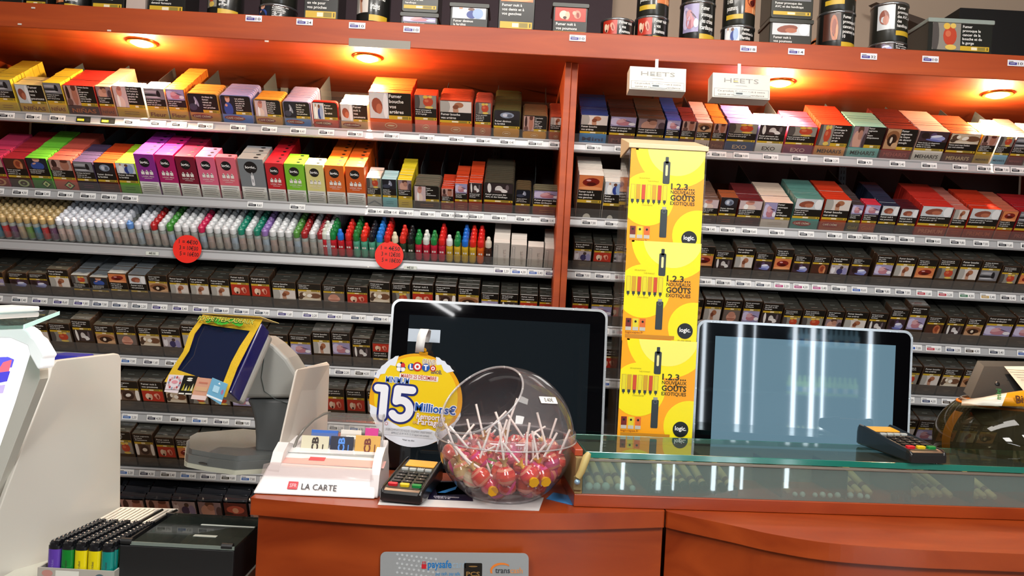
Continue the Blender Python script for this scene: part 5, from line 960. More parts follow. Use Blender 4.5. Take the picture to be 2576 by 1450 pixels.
# ---------------------------------------------------------------- round lottery sign hung from the left monitor
YL = 1.575; c = W(1046, 1007, YL); RL = 117 / F * YL
ls = empty('lottery_sign', c, 'round yellow Christmas lottery sign reading 15 Millions, hung on the left monitor', 'sign')
q = B(); q.face(c, (1, 0, 0), (0, 0, 1), .0003); GD, GD2, SN = mat('d89a08', .4), mat('e0c010', .4), mat('d4dae4', .45)
random.seed(3)
out = [(RL * math.cos(math.radians(a)) , RL * math.sin(math.radians(a))) for a in range(0, 360, 5)]
snow = [(RL * 1.01 * math.cos(math.radians(a)) * (1 + .02 * math.sin(a * .9)), RL * 1.01 * math.sin(math.radians(a)) * (1 + .02 * math.sin(a * 1.3))) for a in range(188, 353, 5)]
snow_top = [(RL * .62, -RL * .62), (RL * .48, -RL * .66), (RL * .3, -RL * .60), (RL * .12, -RL * .64), (-RL * .12, -RL * .56), (-RL * .3, -RL * .60), (-RL * .5, -RL * .5), (-RL * .66, -RL * .42), (-RL * .80, -RL * .22), (-RL * .94, -RL * .16)]
q.prism(out, -.001, 0, GD); q.dec(ell(0, RL * .04, RL * .90, RL * .90, 48), GD2, 1)
q.prism(snow[::1] + [(RL * .86, -RL * .42)] + snow_top, -.0011, .0004, SN)
for a0, a1, k in ((114, 156, 1.03), (40, 68, 1.03)):
    o_ = [(RL * (k + .012 * math.sin(a * .7)) * math.cos(math.radians(a)), RL * (k + .012 * math.sin(a * .7)) * math.sin(math.radians(a))) for a in range(a0, a1 + 1, 4)]; i_ = [(RL * (.93 + .03 * math.sin(a * .35)) * math.cos(math.radians(a)), RL * (.88 + .05 * math.sin(a * .35)) * math.sin(math.radians(a))) for a in range(a1 - 4, a0 + 3, -6)]; q.prism(o_ + i_, -.0011, .0004, SN)
disc_ = part(q, 'disc', ls)
q = B(); q.face(c, (1, 0, 0), (0, 0, 1), .0003); NV, WH, RD, BLU = mat('16246c', .4), mat('dfe2ea', .45), mat('b8281c', .4), mat('1c4fa0', .4)
s = RL
def otext(t, x, y, sz, m, l, off, al='l', fit=None, halo=WH, ho=.05, rot=-.04):
    vs, fs, x0, x1 = glyphs(t, off)
    f2 = fit
    for k, (dx, dy) in enumerate(((-ho, 0), (ho, 0), (0, -ho), (0, ho), (-ho * .7, -ho * .7), (ho * .7, ho * .7), (-ho * .7, ho * .7), (ho * .7, -ho * .7))): q.text(t, x + dx * sz, y + dy * sz, sz, halo, l + .2 * k, off, al, fit, rot)
    q.text(t, x, y, sz, m, l + 2, off, al, fit, rot)
q.dec([(-s * .39, s * .66), (-s * .29, s * .79), (-s * .39 + s * .0, s * .79 + s * .0)], NV, 3)
dm = [(-s * .46, s * .70), (-s * .36, s * .57), (-s * .25, s * .68), (-s * .35, s * .81)]; q.dec(dm, NV, 3)
for k in range(4): q.dec(ell(-s * .355 + .0058 * math.cos(.8 + k * math.pi / 2), s * .69 + .0058 * math.sin(.8 + k * math.pi / 2), .0048, .0048, 12), mat('dfe2ea', .4) if k else mat('c4282c', .4), 4)
otext('GRAND', s * .10, s * .775, .0165, mat('a8884a', .4), 3, .01, 'l', s * .28)
for k, (L_, x, y, r_, cc) in enumerate((('L', -.13, .71, .075, BLU), ('O', .0, .72, .10, RD), ('T', .18, .71, .085, BLU), ('O', .335, .70, .065, RD))):
    q.dec(ell(s * x, s * y, s * r_, s * r_, 24), cc, 5 + k * .2)
    if L_ == 'O': q.dec(ell(s * x, s * y, s * r_ * .66, s * r_ * .66, 20), WH, 7); q.dec(ell(s * x, s * y, s * r_ * .3, s * r_ * .3, 16), RD, 8)
    else: q.text(L_, s * x, s * (y - .05), .0145, WH, 7, .05, 'c')
q.text('de', s * .29, s * .585, .007, NV, 3, .01, 'l'); q.text('NOËL', s * .36, s * .585, .010, NV, 3, .02, 'l', s * .17)
q.face(c, (1, 0, -.04), (.04, 0, 1), .0003); q.dec(rrect(-s * .40, s * .43, s * .44, s * .545, .002), mat('dcd8d0', .45), 3); q.text('MARDI 25 DÉCEMBRE', s * .02, s * .455, .0115, RD, 4, .01, 'c', s * .76)
otext('MINIMUM', -s * .68, s * .335, .0165, BLU, 3, .02, 'l', s * .50, WH, .07, 0)
one = [(-.835, .19), (-.684, .19), (-.684, -.41)]; five = [(-.09, .205), (-.40, .205), (-.415, -.06)] + [(-.31 + .20 * math.cos(t), -.225 + .195 * math.sin(t)) for t in [math.radians(x) for x in range(110, -151, -15)]]
for P_ in (one, five):
    for wd_, m_, l_ in ((.255, NV, 4), (.165, WH, 6)): q.stroke([(s * x, s * y) for x, y in P_], s * wd_, m_, l_)
otext('Millions€', s * .0, -s * .22, .0235, BLU, 5, .03, 'l', s * .88, WH, .07, -.02)
otext('Remportés', s * .05, -s * .39, .0165, WH, 5, .02, 'l', s * .62, mat('b8602c', .4), .03, 0); otext('ou', -s * .02, -s * .50, .011, mat('e8c890', .4), 5, .01, 'l', None, mat('b87820', .4), .03, 0); otext('Partagés', s * .09, -s * .51, .0175, WH, 5, .02, 'l', s * .54, mat('b8602c', .4), .03, 0)
q.dec(ell(-s * .58, -s * .56, .0032, .0032, 14), RD, 4); q.dec(ell(-s * .58, -s * .56, .0024, .0024, 14), SN, 5)
q.dec(rrect(-s * .62, -s * .80, s * .45, -s * .64, .002), mat('c8ccd2', .45), 3)
q.text('JOUER COMPORTE DES RISQUES : ISOLEMENT, ENDETTEMENT', -s * .09, -s * .70, .0062, mat('6a6e76', .5), 4, 0, 'c', s * 1.0); q.text('APPELEZ LE 09 74 75 13 13 (appel non surtaxé)', -s * .05, -s * .765, .0062, mat('6a6e76', .5), 4, 0, 'c', s * .82); q.text('*Voir au dos', -s * .08, -s * .89, .005, mat('50545c', .5), 4, .01, 'c')
part(q, 'print', disc_)
q = B(); GO = mat('c98a10', .3, .3); q.face(c, (1, 0, 0), (0, 0, 1)); q.prism(rrect(.002, RL * .97, .020, RL * 1.05, .002), -.001, .0004, GO); q.prism(ell(.011, RL * 1.08, .006, .005, 16), -.001, .0004, GO); part(q, 'cap', ls)
q = B(); PS = [W(1055, 888, YL), W(1057, 868, YL - .003), W(1061, 845, YL - .004), W(1068, 828, YL + .006), W(1074, 832, YL + .03), W(1072, 850, YL + .055), W(1068, 862, 1.628)]; V = []
for i, p in enumerate(PS): V += [p + Vector((-.009, 0, 0)), p + Vector((.009, 0, 0))]
q.add(V, [(2 * i, 2 * i + 1, 2 * i + 3, 2 * i + 2) for i in range(len(PS) - 1)], mat('dcdcdc', .4), True); o = part(q, 'hanging_strap', ls); sd = o.modifiers.new('s', 'SOLIDIFY'); sd.thickness = .0008
yq = lambda z: (Mt1 @ Vector((0, -.002, z - (EYE + (725 - 751) / F * 1.66)))).y
q = B(); p = W(1068, 845, 1.648); q.face(p + Vector((0, .0, 0)), (1, 0, 0), (0, math.sin(math.radians(7)), math.cos(math.radians(7))), .0003); q.prism(rect(-.036, -.014, .034, .014), -.0004, 0, mat('aab6c4', .5)); part(q, 'tape', ls)

# ---------------------------------------------------------------- card and paper display (white plastic)
cd = empty('card_display', at_z(780, 1250, ZK), 'white plastic counter display marked LA CARTE with clear cover', 'display stand')
yf = at_z(790, 1252, ZK).y; xa, xb = at_z(628, 1249, ZK).x, at_z(943, 1257, ZK).x; z0 = ZK + .0008
q = B(); V = []; q.hexa([(xa, yf, z0), (xb, yf + .006, z0), (xb, yf + .15, z0), (xa + .0, yf + .15, z0), (xa + .018, yf + .026, z0 + .046), (xb - .002, yf + .030, z0 + .046), (xb - .002, yf + .15, z0 + .080), (xa + .030, yf + .15, z0 + .080)], mat('d8d4d4', .3)); part(q, 'base', cd, .003)
for x, wdf in ((xa + .030, .020), (xb - .004, .016)):      # rounded side cheeks
    pr = [(yf + .010, z0 + .0), (yf + .022, z0 + .040), (yf + .045, z0 + .068), (yf + .075, z0 + .080), (yf + .105, z0 + .072), (yf + .13, z0 + .04), (yf + .14, z0)]
    q = B(); q.face((x, 0, 0), (0, 1, 0), (0, 0, 1)); q.prism(pr, -wdf / 2, wdf / 2, mat('d8d4d4', .3)); part(q, 'side_cheek', cd, .004)
q = B(); ey = Vector((0, .026, .046)).normalized(); q.face((xa, yf - .0006, z0), (1, 0, 0), (0, .49, .87), .0003); wq = xb - xa
q.text('LA CARTE', wq * .39, .0125, .0155, mat('3c3a3e', .5), 2, .008, 'l', wq * .29); q.dec([(wq * .275, .012), (wq * .357, .012), (wq * .36, .026), (wq * .28, .026)], mat('c4182c', .4), 2); q.text('SFR', wq * .322, .0155, .0095, mat('eaa8ac', .4), 3, .02, 'c', wq * .06)
part(q, 'lettering', cd)
q = B(); q.face((xa + .03, yf + .031, z0 + .0475), (1, 0, 0), (0, .97, .25), .0003); q.dec(rect(.008, .006, .20, .034), mat('c89a94', .5), 1); q.dec(rect(.055, .022, .085, .036), mat('b83040', .5), 2); part(q, 'card_tray', cd)
q = B(); y_, z_ = yf + .018, z0 + .05
q.add([(xa + .012, y_, z_), (xb - .010, y_ + .003, z_), (xb - .006, y_ - .004, z_ - .018), (xa + .010, y_ - .006, z_ - .018), (xa + .024, y_ + .012, z_ + .002), (xb - .016, y_ + .014, z_ + .002)], [(0, 1, 2, 3), (0, 4, 5, 1)], clear('soft_clear_lip', 'f4eeee', 1.45, .2, .05, 'e0d0cc')); part(q, 'clear_lip', cd)
# clear pocket, arch cover
GP = clear('frosted_pocket', 'eef2f2', 1.45, .45, .08, 'b0b6b6'); Yp = yf + .075
pA, pB = W(706, 1170, Yp), W(945, 1172, Yp); pC, pD = W(970, 1147, Yp), W(724, 1138, Yp)
q = B(); q.add([pA, pB, pC, pD], [(0, 1, 2, 3)], GP); o = part(q, 'pocket', cd); sd = o.modifiers.new('s', 'SOLIDIFY'); sd.thickness = .0015
Yc0, Yc1 = Yp + .02, Yp + .125
arc = [(735, 1140, Yc0), (748, 1105, Yc0 + .012), (765, 1080, Yc0 + .03), (790, 1056, Yc0 + .055), (815, 1042, Yc0 + .08), (830, 1038, Yc1)]
arR = [(960, 1146, Yc0), (962, 1112, Yc0 + .012), (963, 1088, Yc0 + .03), (964, 1064, Yc0 + .055), (965, 1050, Yc0 + .08), (966, 1044, Yc1)]
q = B(); V = []
for a, b_ in zip(arc, arR): V += [W(*a), W(*b_)]
q.add(V, [(2 * i, 2 * i + 1, 2 * i + 3, 2 * i + 2) for i in range(len(arc) - 1)], clear('arched_cover', 'f2f0ee', 1.45, .06, .015), True); part(q, 'arched_cover', cd)
q = B(); q.tube([W(*a) for a in arc], .0028, clear('cover_edge', 'b8b4b0', 1.5, .5, .05, '8a8680'), 8); q.tube([W(*a) for a in arR], .002, clear('cover_edge2', 'd8d8d8', 1.5, .4, .05, 'b8b8b8'), 8); part(q, 'cover_edge', cd)
# tall white side sheet
nP = Vector((.0, 0, 0)); f0 = W(692, 1158, 1.44); f1 = W(741, 938, 1.49); f2 = W(746, 930, 1.495); f3 = W(820, 911, 1.66); f4 = W(826, 918, 1.665); f5 = W(818, 1150, 1.655)
q = B(); nrm = (f3 - f0).cross(Vector((0, 0, 1))).normalized(); pts = [f0, f1, f2, f3, f4, f5]; A_ = pts; C2 = [p + nrm * .003 for p in pts]; n = 6
q.add(A_ + C2, [tuple(range(n)), tuple(range(n, 2 * n))[::-1]] + [(i, n + i, n + (i + 1) % n, (i + 1) % n) for i in range(n)], mat('c4bcb2', .45)); part(q, 'side_sheet', cd, .0008, label='tall white side sheet')
# rolling paper booklets standing in the display
for i, (u0, u1, v0, v1, c, tc, tx, lab, sk) in enumerate(((752, 822, 1096, 1150, 'c8c2a8', '2a1a14', 'OCB', 'cream rolling paper booklet', 10), (826, 884, 1098, 1152, '141830', '4a84d8', 'OCB', 'dark blue rolling paper booklet', 4), (888, 952, 1096, 1154, 'c89a48', '6a2410', 'OCB', 'golden brown rolling paper booklet', 4),
    (776, 846, 1082, 1100, '1c5cb8', None, '', 'bright blue rolling paper booklet behind the cream one', 6), (850, 905, 1082, 1104, 'd8d0c8', None, '', 'white rolling paper booklet behind the blue one', 2), (912, 948, 1078, 1100, 'c01c80', None, '', 'magenta rolling paper booklet at the right end', 0), (842, 900, 1090, 1112, 'c4502c', None, '', 'orange rolling paper booklet in the middle', 2))):
    Y = Yp + .012 + (.02 if i > 2 else .004) + (.012 if i == 6 else 0) - (.0 if i != 6 else .008); a = W(u0, v1 + (14 if i < 3 else 55), Y); b_ = W(u1, v1, Y); tp = W(u0, v0, Y + .01); wd = b_.x - a.x; h = (tp.z - a.z) + .002
    o = empty('rolling_paper_booklet', a, lab + ' in the card display', 'rolling papers', 'rolling paper booklets'); o.rotation_euler = (math.radians(-14), 0, 0)
    q = B(); q.box((0, 0, 0), (wd, .005, h), mat(c, .35), .0006); q.build('cover', o)
    if tx:
        q = B(); q.face((0, -.0004, 0), (1, 0, 0), (0, 0, 1)); q.text(tx, wd * .62, h * .04, .017, mat(tc, .4, 0, 0), 1, .04, 'l', .048, math.pi / 2); q.dec(rect(wd * .78, h * .3, wd * .82, h * .7), mat(tc, .4), 1); q.build('lettering', o)

# ---------------------------------------------------------------- ticket scanner with curved neck
GL, GDK = mat('8c8c88', .4), mat('56595a', .35, 0, 0, .5, .2); GBS = mat('5c5f5e', .3, 0, 0, .5, .3)
sc = empty('ticket_scanner', at_z(600, 1190, ZK), 'grey ticket scanner with tilted blue-framed screen and swan neck', 'ticket scanner')
zb0 = ZK + .0008
plan = [(463, 1172), (470, 1176), (520, 1186), (590, 1196), (700, 1190), (790, 1180), (800, 1150), (760, 1128), (610, 1114), (486, 1126), (466, 1138)]
def planp(z, k=0): 
    return [at_z(u, v, zb0) for u, v in plan]
P0 = planp(0); cxy = sum(P0, Vector()) / len(P0)
q = B(); q.face((0, 0, zb0), (1, 0, 0), (0, 1, 0)); q.prism([(p.x, p.y) for p in P0], 0, .009, mat('b4b4a4', .4)); part(q, 'base_rim', sc, .003)
q = B(); q.face((0, 0, zb0 + .0092), (1, 0, 0), (0, 1, 0)); q.prism([(cxy.x + (p.x - cxy.x) * .985, cxy.y + (p.y - cxy.y) * .985) for p in P0], 0, .016, GBS); part(q, 'base_body', sc, .005, seg=3)
q = B(); q.face((0, 0, zb0 + .0254), (1, 0, 0), (0, 1, 0)); q.prism([(cxy.x + (p.x - cxy.x) * .93, cxy.y + (p.y - cxy.y) * .92) for p in P0], 0, .010, GBS); part(q, 'base_cover', sc, .006, seg=3)
p = at_z(500, 1163, zb0 + .016); q = B(); q.tube([W(484, 1160, P0[1].y - .001), W(500, 1164, P0[1].y - .006), W(520, 1168, P0[2].y - .004)], [.001, .0032, .001], BLACK, 8); part(q, 'ticket_slot', sc)
prof = [(604, 988), (618, 1000), (630, 1026), (638, 1062), (641, 1100), (640, 1128), (760, 1134), (768, 1040), (762, 985), (748, 942), (722, 902), (690, 870), (664, 852), (640, 870), (615, 930)]
split = 1003
def neck(name, sel, m, ya, yb, bv):
    q = B(); A_ = [W(u, v, ya) for u, v in sel]; n = len(A_); C2 = [a + Vector((.0, yb - ya, 0)) for a in A_]
    q.add(A_ + C2, [tuple(range(n)), tuple(range(n, 2 * n))[::-1]] + [(i, n + i, n + (i + 1) % n, (i + 1) % n) for i in range(n)], m); return part(q, name, sc, bv, seg=3)
neck('lower_neck', [(618, 1004), (630, 1028), (638, 1062), (641, 1100), (640, 1140), (760, 1150), (768, 1060), (765, 1004)], GDK, 1.555, 1.63, .008)
neck('upper_neck', [(566, 1003), (620, 1003), (766, 1003), (758, 965), (745, 938), (722, 902), (690, 870), (664, 852), (640, 850), (600, 900)], GL, 1.548, 1.635, .008)
q = B(); q.tube([W(666, 868, 1.547), W(663, 910, 1.5465), W(657, 950, 1.5465), (W(665, 985, 1.5465)), W(690, 1003, 1.5465), W(722, 1016, 1.553)], .0007, mat('2c3a38', .5), 6); part(q, 'seam', sc)
# head: tilted face given by its four corners
hTL, hTR, hBL = W(507, 803, 1.55), W(655, 812, 1.50), W(432, 945, 1.47)
hBR = on_plane(577, 985, hTL, (hTR - hTL).cross(hTL - hBL))
ex = (hTR - hTL); ey = (hTL - hBL); nrm = ex.cross(ey).normalized()          # towards the viewer
def quad(q, a, b_, c_, d_, m): q.add([a, b_, c_, d_], [(0, 1, 2, 3)], m)
def headbox(name, d0, d1, m, grow=0.0, bv=.004):
    cc = (hTL + hTR + hBR + hBL) / 4; P = [p + (p - cc) * grow for p in (hBL, hBR, hTR, hTL)]
    q = B(); A_ = [p - nrm * d1 for p in P]; C2 = [p - nrm * d0 for p in P]; q.hexa(A_ + C2, m); return part(q, name, sc, bv, seg=3)
headbox('screen_frame', .002, .036, mat('0c0f52', .25, 0, 0, .6, .5), .03)
headbox('rear_shell', .0365, .056, GL, .01, .008)
def hp(x, y, d=0): # bilinear point on the face
    return (hBL * (1 - x) * (1 - y) + hBR * x * (1 - y) + hTR * x * y + hTL * (1 - x) * y) + nrm * d
q = B(); V = [hp(.07, .08, .0), hp(.93, .08, .0), hp(.93, .92, .0), hp(.07, .92, .0)]; q.add(V + [v - nrm * .0018 for v in V], [(0, 1, 2, 3), (0, 4, 5, 1), (1, 5, 6, 2), (2, 6, 7, 3), (3, 7, 4, 0)], mat('101a34', .12, 0, 0, .6)); part(q, 'screen', sc)
# gold card frame hung over the head
gs = empty('gift_card_frame', hTL, 'glittery gold cardboard frame reading POCHETTES CADEAUX on the scanner screen', 'sign')
gm = bpy.data.materials.new('gold_glitter'); gm.use_nodes = True; nt = gm.node_tree; pb = nt.nodes['Principled BSDF']; vn = nt.nodes.new('ShaderNodeTexNoise'); vn.inputs['Scale'].default_value = 260; cr = nt.nodes.new('ShaderNodeValToRGB'); cr.color_ramp.elements[0].position = .35; cr.color_ramp.elements[1].position = .65; cr.color_ramp.elements[0].color = lin('b08414') + (1,); cr.color_ramp.elements[1].color = lin('e8c83c') + (1,); nt.links.new(vn.outputs['Fac'], cr.inputs[0]); nt.links.new(cr.outputs[0], pb.inputs['Base Color']); pb.inputs['Roughness'].default_value = .35; pb.inputs['Metallic'].default_value = .15
O = [(-.06, -.12), (.30, -.14), (.62, -.16), (1.03, -.10), (1.01, .3), (1.0, .7), (1.0, 1.06), (.5, 1.05), (.2, 1.06), (.0, 1.07), (-.02, .7), (.04, .38), (-.02, .1)]
I = [(.07, .09), (.35, .07), (.65, .05), (.90, .04), (.88, .35), (.88, .6), (.90, .86), (.6, .87), (.3, .88), (.09, .90), (.07, .7), (.13, .4), (.09, .2)]
q = B(); V = [hp(x, y, .003 + .006 * math.sin(3 * y + x)) for x, y in O] + [hp(x, y, .003 + .006 * math.sin(3 * y + x)) for x, y in I]; n = len(O)
q.add(V, [(i, (i + 1) % n, n + (i + 1) % n, n + i) for i in range(n)], gm); o = part(q, 'gold_card', gs); sd = o.modifiers.new('s', 'SOLIDIFY'); sd.thickness = .0009
q = B(); V = [hp(0, 1.07, .008), hp(1.0, 1.06, .008), hp(1.17, 1.10, -.022), hp(.3, 1.16, -.02)]; q.add(V, [(0, 1, 2, 3)], mat('d8c070', .5)); o = part(q, 'folded_top', gs); o.modifiers.new('s', 'SOLIDIFY').thickness = .0008
q = B(); w_ = (hp(1, .93) - hp(0, .93)).length; q.face(hp(.02, .905, .0125), hp(1, .93) - hp(0, .93), hTL - hBL, .0003)
for k in range(12): q.dec(ell(w_ * (.2 + .05 * k), .002 + .003 * math.sin(k), .007, .006, 8), mat('3a9a2c', .4), 0.5 + .1 * k)
for k, (dx, dy) in enumerate(((-.0006, 0), (.0006, 0), (0, .0007), (0, -.0007))): q.text('POCHETTES-CADEAUX', w_ * .49 + dx, .0005 + dy, .0155, mat('2a3a10', .4), 4 + .2 * k, .02, 'c', w_ * .94)
q.text('POCHETTES-CADEAUX', w_ * .49, .0005, .0155, mat('c8c860', .4), 6, .0, 'c', w_ * .94); part(q, 'lettering', gs)
for i, (uv, c, lab) in enumerate(((((425, 943), (464, 945), (447, 990), (413, 986)), 'd8ccd0', 'white gift envelope with small red figures'), (((463, 945), (499, 947), (479, 995), (447, 993)), '14120e', 'black gift envelope with yellow trees'), (((497, 950), (534, 954), (521, 1001), (480, 1004)), 'c8947c', 'peach pink gift envelope'), (((534, 951), (573, 967), (555, 1019), (519, 996)), '6aa4c4', 'light blue gift envelope hanging crooked'))):
    Y = 1.385 - .002 * i; P = [W(u, v, Y) for u, v in uv]; o = empty('gift_envelope', P[0], lab + ' below the gold frame', 'envelope', 'gift envelopes below the gold frame')
    q = B(); nn = Vector((0, -1, 0)); q.hexa([P[3], P[2], P[2] + Vector((0, .0015, 0)), P[3] + Vector((0, .0015, 0)), P[0], P[1], P[1] + Vector((0, .0015, 0)), P[0] + Vector((0, .0015, 0))], mat(c, .4)); 
    ax_, ay_ = P[1] - P[0], P[0] - P[3]; q.face(P[3] + Vector((0, -.0003, 0)), ax_, ay_, .0003); a_, b2 = ax_.length, ay_.length
    if i == 0:
        for k in range(14): q.dec(ell(a_ * (.5 + .36 * math.cos(k * .45)), b2 * (.55 + .33 * math.sin(k * .45)), .0018, .0026, 8), mat(['a84048', '8f94a8', 'c89a9a'][k % 3], .4), 1)
        q.dec(ell(a_ * .5, b2 * .6, a_ * .2, b2 * .1, 12), mat('d08a94', .4), 1); q.dec(rect(0, b2 * .13, a_, b2 * .15), mat('4a3c38', .4), 1)
    elif i == 1:
        for k in range(4): q.dec([(a_ * (.14 + k * .2), b2 * .22), (a_ * (.32 + k * .2), b2 * .22), (a_ * (.25 + k * .2), b2 * (.62 if k % 3 == 0 else .5))], mat('a89a2c' if k % 2 == 0 else 'c8c49a', .4), 1)
        for x, y in ((.5, .86), (.5, .76)): q.dec(ell(a_ * x, b2 * y, a_ * .2, b2 * .045, 9), mat('dcd8d0', .4), 1)
        q.dec(rect(a_ * .04, b2 * .03, a_ * .42, b2 * .1), mat('e0dcd4', .4), 1); q.dec(rect(a_ * .5, b2 * .03, a_ * .95, b2 * .1), mat('e0dcd4', .4), 1)
    elif i == 2:
        q.dec(rect(0, 0, a_, b2 * .2), mat('d8c0bc', .4), 1); q.dec(rect(a_ * .1, b2 * .4, a_ * .9, b2 * .6), mat('c8a07c', .4), 1); q.dec(rect(a_ * .2, b2 * .75, a_ * .8, b2 * .82), mat('b8705c', .4), 1)
    else:
        q.dec(rect(0, 0, a_, b2 * .1), mat('dce4ea', .4), 1); q.dec(rect(a_ * .25, b2 * .35, a_ * .62, b2 * .7), mat('a8d0e4', .4), 1); q.dec([(a_ * .45, b2 * .82), (a_ * .6, b2 * .82), (a_ * .52, b2 * .94)], mat('e8eef2', .4), 1); q.dec(ell(a_ * .84, b2 * .5, a_ * .07, b2 * .14, 10), mat('a86a8c', .4), 1)
    part(q, 'front', o)

# ---------------------------------------------------------------- left: lit lottery desk, side panel, lighters, cash tray
PA, PB = Vector((-.887, 1.43, 0)), Vector((-.814, 1.571, 0)); npan = (PB - PA).cross(Vector((0, 0, 1))).normalized()
def panel(name, px, P0_, n_, th, m, bev=None, rnd=None, **kw):
    pts = [on_plane(u, v, P0_, n_) for u, v in px]; n = len(pts); off_ = Vector(n_).normalized() * th; q = B(); C2 = [p + off_ for p in pts]; q.add(pts + C2, [tuple(range(n)), tuple(range(n, 2 * n))[::-1]] + [(i, n + i, n + (i + 1) % n, (i + 1) % n) for i in range(n)], m)
    return q
ZL = EYE - .575
ld = empty('lottery_desk', (-.95, 1.40, 0), 'white scratch card desk with brightly lit sloping top, far left', 'display desk')
q = panel('p', [(292, 890), (300, 892), (305, 902), (303, 1292), (232, 1352), (112, 1432), (108, 1470), (60, 1520), (-120, 1560), (-120, 1500), (-60, 1400), (0, 1277), (60, 1118), (124, 950), (130, 925), (142, 908), (160, 905)], PA, npan, -.012, mat('c9c5bd', .45)); part(q, 'side_panel', ld, .002, label='large off-white side panel')
nf = Vector((.35, -1, .25)).normalized(); PF = W(50, 1000, 1.40)
q = panel('p', [(104, 868), (122, 930), (122, 952), (60, 1110), (0, 1268), (-60, 1380), (-80, 1300), (0, 1182), (60, 1010)], W(60, 1050, 1.40), Vector((-.2, -1, 0)), .02, mat('c8c8c0', .4)); part(q, 'side_frame', ld, .001)
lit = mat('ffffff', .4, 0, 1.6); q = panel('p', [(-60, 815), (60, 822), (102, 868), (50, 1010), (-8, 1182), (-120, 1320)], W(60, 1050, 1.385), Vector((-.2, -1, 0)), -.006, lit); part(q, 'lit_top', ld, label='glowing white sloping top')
gpl = W(60, 1050, 1.376); gn = Vector((-.2, -1, 0))
q = B()
for k, (pp, c) in enumerate(((((-20, 900), (20, 898), (36, 905), (30, 925), (-20, 935)), '5a5ad8'), (((8, 912), (30, 905), (22, 938), (-10, 940)), 'e0687c'), (((-20, 940), (26, 934), (18, 960), (-20, 968)), '4a44c8'), (((-20, 972), (14, 968), (8, 990), (-20, 992)), 'b8a8d8'))):
    pts = [on_plane(u, v, gpl + gn.normalized() * (.0006 * k), gn) for u, v in pp]; q.add(pts, [tuple(range(len(pts)))], mat(c, .4, 0, .7))
part(q, 'ticket_print', ld, label='blue and pink print under the lit top')
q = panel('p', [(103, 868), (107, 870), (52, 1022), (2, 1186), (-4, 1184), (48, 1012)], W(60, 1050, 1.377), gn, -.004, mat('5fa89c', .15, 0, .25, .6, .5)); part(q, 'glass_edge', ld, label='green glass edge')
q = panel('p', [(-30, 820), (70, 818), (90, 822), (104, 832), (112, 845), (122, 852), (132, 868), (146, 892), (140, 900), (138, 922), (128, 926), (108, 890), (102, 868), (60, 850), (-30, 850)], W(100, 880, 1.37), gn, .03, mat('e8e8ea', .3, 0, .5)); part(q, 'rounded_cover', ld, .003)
zs = EYE - .096; P = [at_z(u, v, zs) for u, v in ((148, 784), (62, 818), (-60, 822), (-60, 779), (135, 780))]
q = B(); q.face((0, 0, zs), (1, 0, 0), (0, 1, 0)); q.prism([(p.x, p.y) for p in P], -.006, -.0005, clear('shelf_glass', 'd4ece4', 1.5, .1, .01, 'd8f0ea')); part(q, 'glass_shelf', ld)
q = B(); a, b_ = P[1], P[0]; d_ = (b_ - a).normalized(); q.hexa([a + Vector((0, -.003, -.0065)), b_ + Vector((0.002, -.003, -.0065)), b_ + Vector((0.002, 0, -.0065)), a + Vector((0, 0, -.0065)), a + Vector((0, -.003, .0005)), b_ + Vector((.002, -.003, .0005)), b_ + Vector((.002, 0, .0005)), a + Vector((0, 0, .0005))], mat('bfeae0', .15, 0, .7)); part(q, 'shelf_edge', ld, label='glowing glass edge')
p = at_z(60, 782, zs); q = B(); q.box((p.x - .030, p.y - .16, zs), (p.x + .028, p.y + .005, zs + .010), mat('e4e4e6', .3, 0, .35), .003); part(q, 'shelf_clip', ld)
q = B(); q.box((-1.25, 1.36, 0), (-.83, 1.42, ZL - .06), mat('c9c5bd', .5), .003); part(q, 'lower_body', ld)
q = B(); p = W(175, 900, 1.62); q.box((p.x - .035, 1.60, p.z - .006), (p.x + .030, 1.66, p.z + .006), mat('2c2c9c', .3), .003); q.build('blue_tray', label='small blue-violet plastic tray behind the white side panel', cat='tray'); 
q = B(); q.box((p.x - .04, 1.60, p.z - .10), (p.x + .025, 1.66, p.z - .0065), mat('c8c8d0', .4), .003); q.build('white_box', label='white box under the blue-violet tray behind side panel', cat='box')
# low shelf carrying lighters and cash tray
q = B(); q.box((-.90, 1.34, ZL - .02), (-.475, 1.70, ZL), mat('b8bcb4', .4), .002); q.build('low_ledge', label='pale low ledge left of the counter under the lighter box', cat='ledge')
lx0 = at_z(112, 1449, ZL).x; lxa = W(128, 1400, 1.37).x; lxb = W(300, 1400, 1.37).x
bx = empty('lighter_carton', (lxa, 1.352, ZL), 'open cardboard display box of lighters with red lettering', 'box')
zc = EYE - .545
q = B(); CB = mat('a8a49c', .5); H_ = .030; q.box((lxa - .012, 1.352, ZL + .0005), (lxb + .002, 1.355, ZL + H_), CB); q.box((lxa - .012, 1.355, ZL + .0005), (lxa - .009, 1.50, ZL + H_), CB); q.box((lxb - .001, 1.355, ZL + .0005), (lxb + .002, 1.50, ZL + H_), CB); q.box((lxa - .009, 1.355, ZL + .0005), (lxb - .001, 1.50, ZL + .003), CB); part(q, 'box_tray', bx)
q = B(); q.face((lxa - .012, 1.3515, ZL), (1, 0, 0), (0, 0, 1), .0002); q.text('Cricket', .052, .001, .019, mat('b8402c', .4), 1, .02, 'l', .055, .1); q.dec(ell(.112, .014, .010, .010, 20), mat('4a6068', .4), 1); q.dec(ell(.112, .014, .006, .006, 16), mat('8a9aa0', .4), 2); q.dec(rect(.033, .013, .075, .027), mat('d8d8d0', .4), 3)
q.dec([(.006, .003), (.012, .012), (.018, .003)], mat('e0e0e0', .4), 2); q.dec([(.021, .003), (.027, .012), (.033, .003)], mat('e0e0e0', .4), 2); q.dec(ell(.018, .021, .010, .006, 14), mat('b8847c', .4), 1); part(q, 'printed_front', bx)
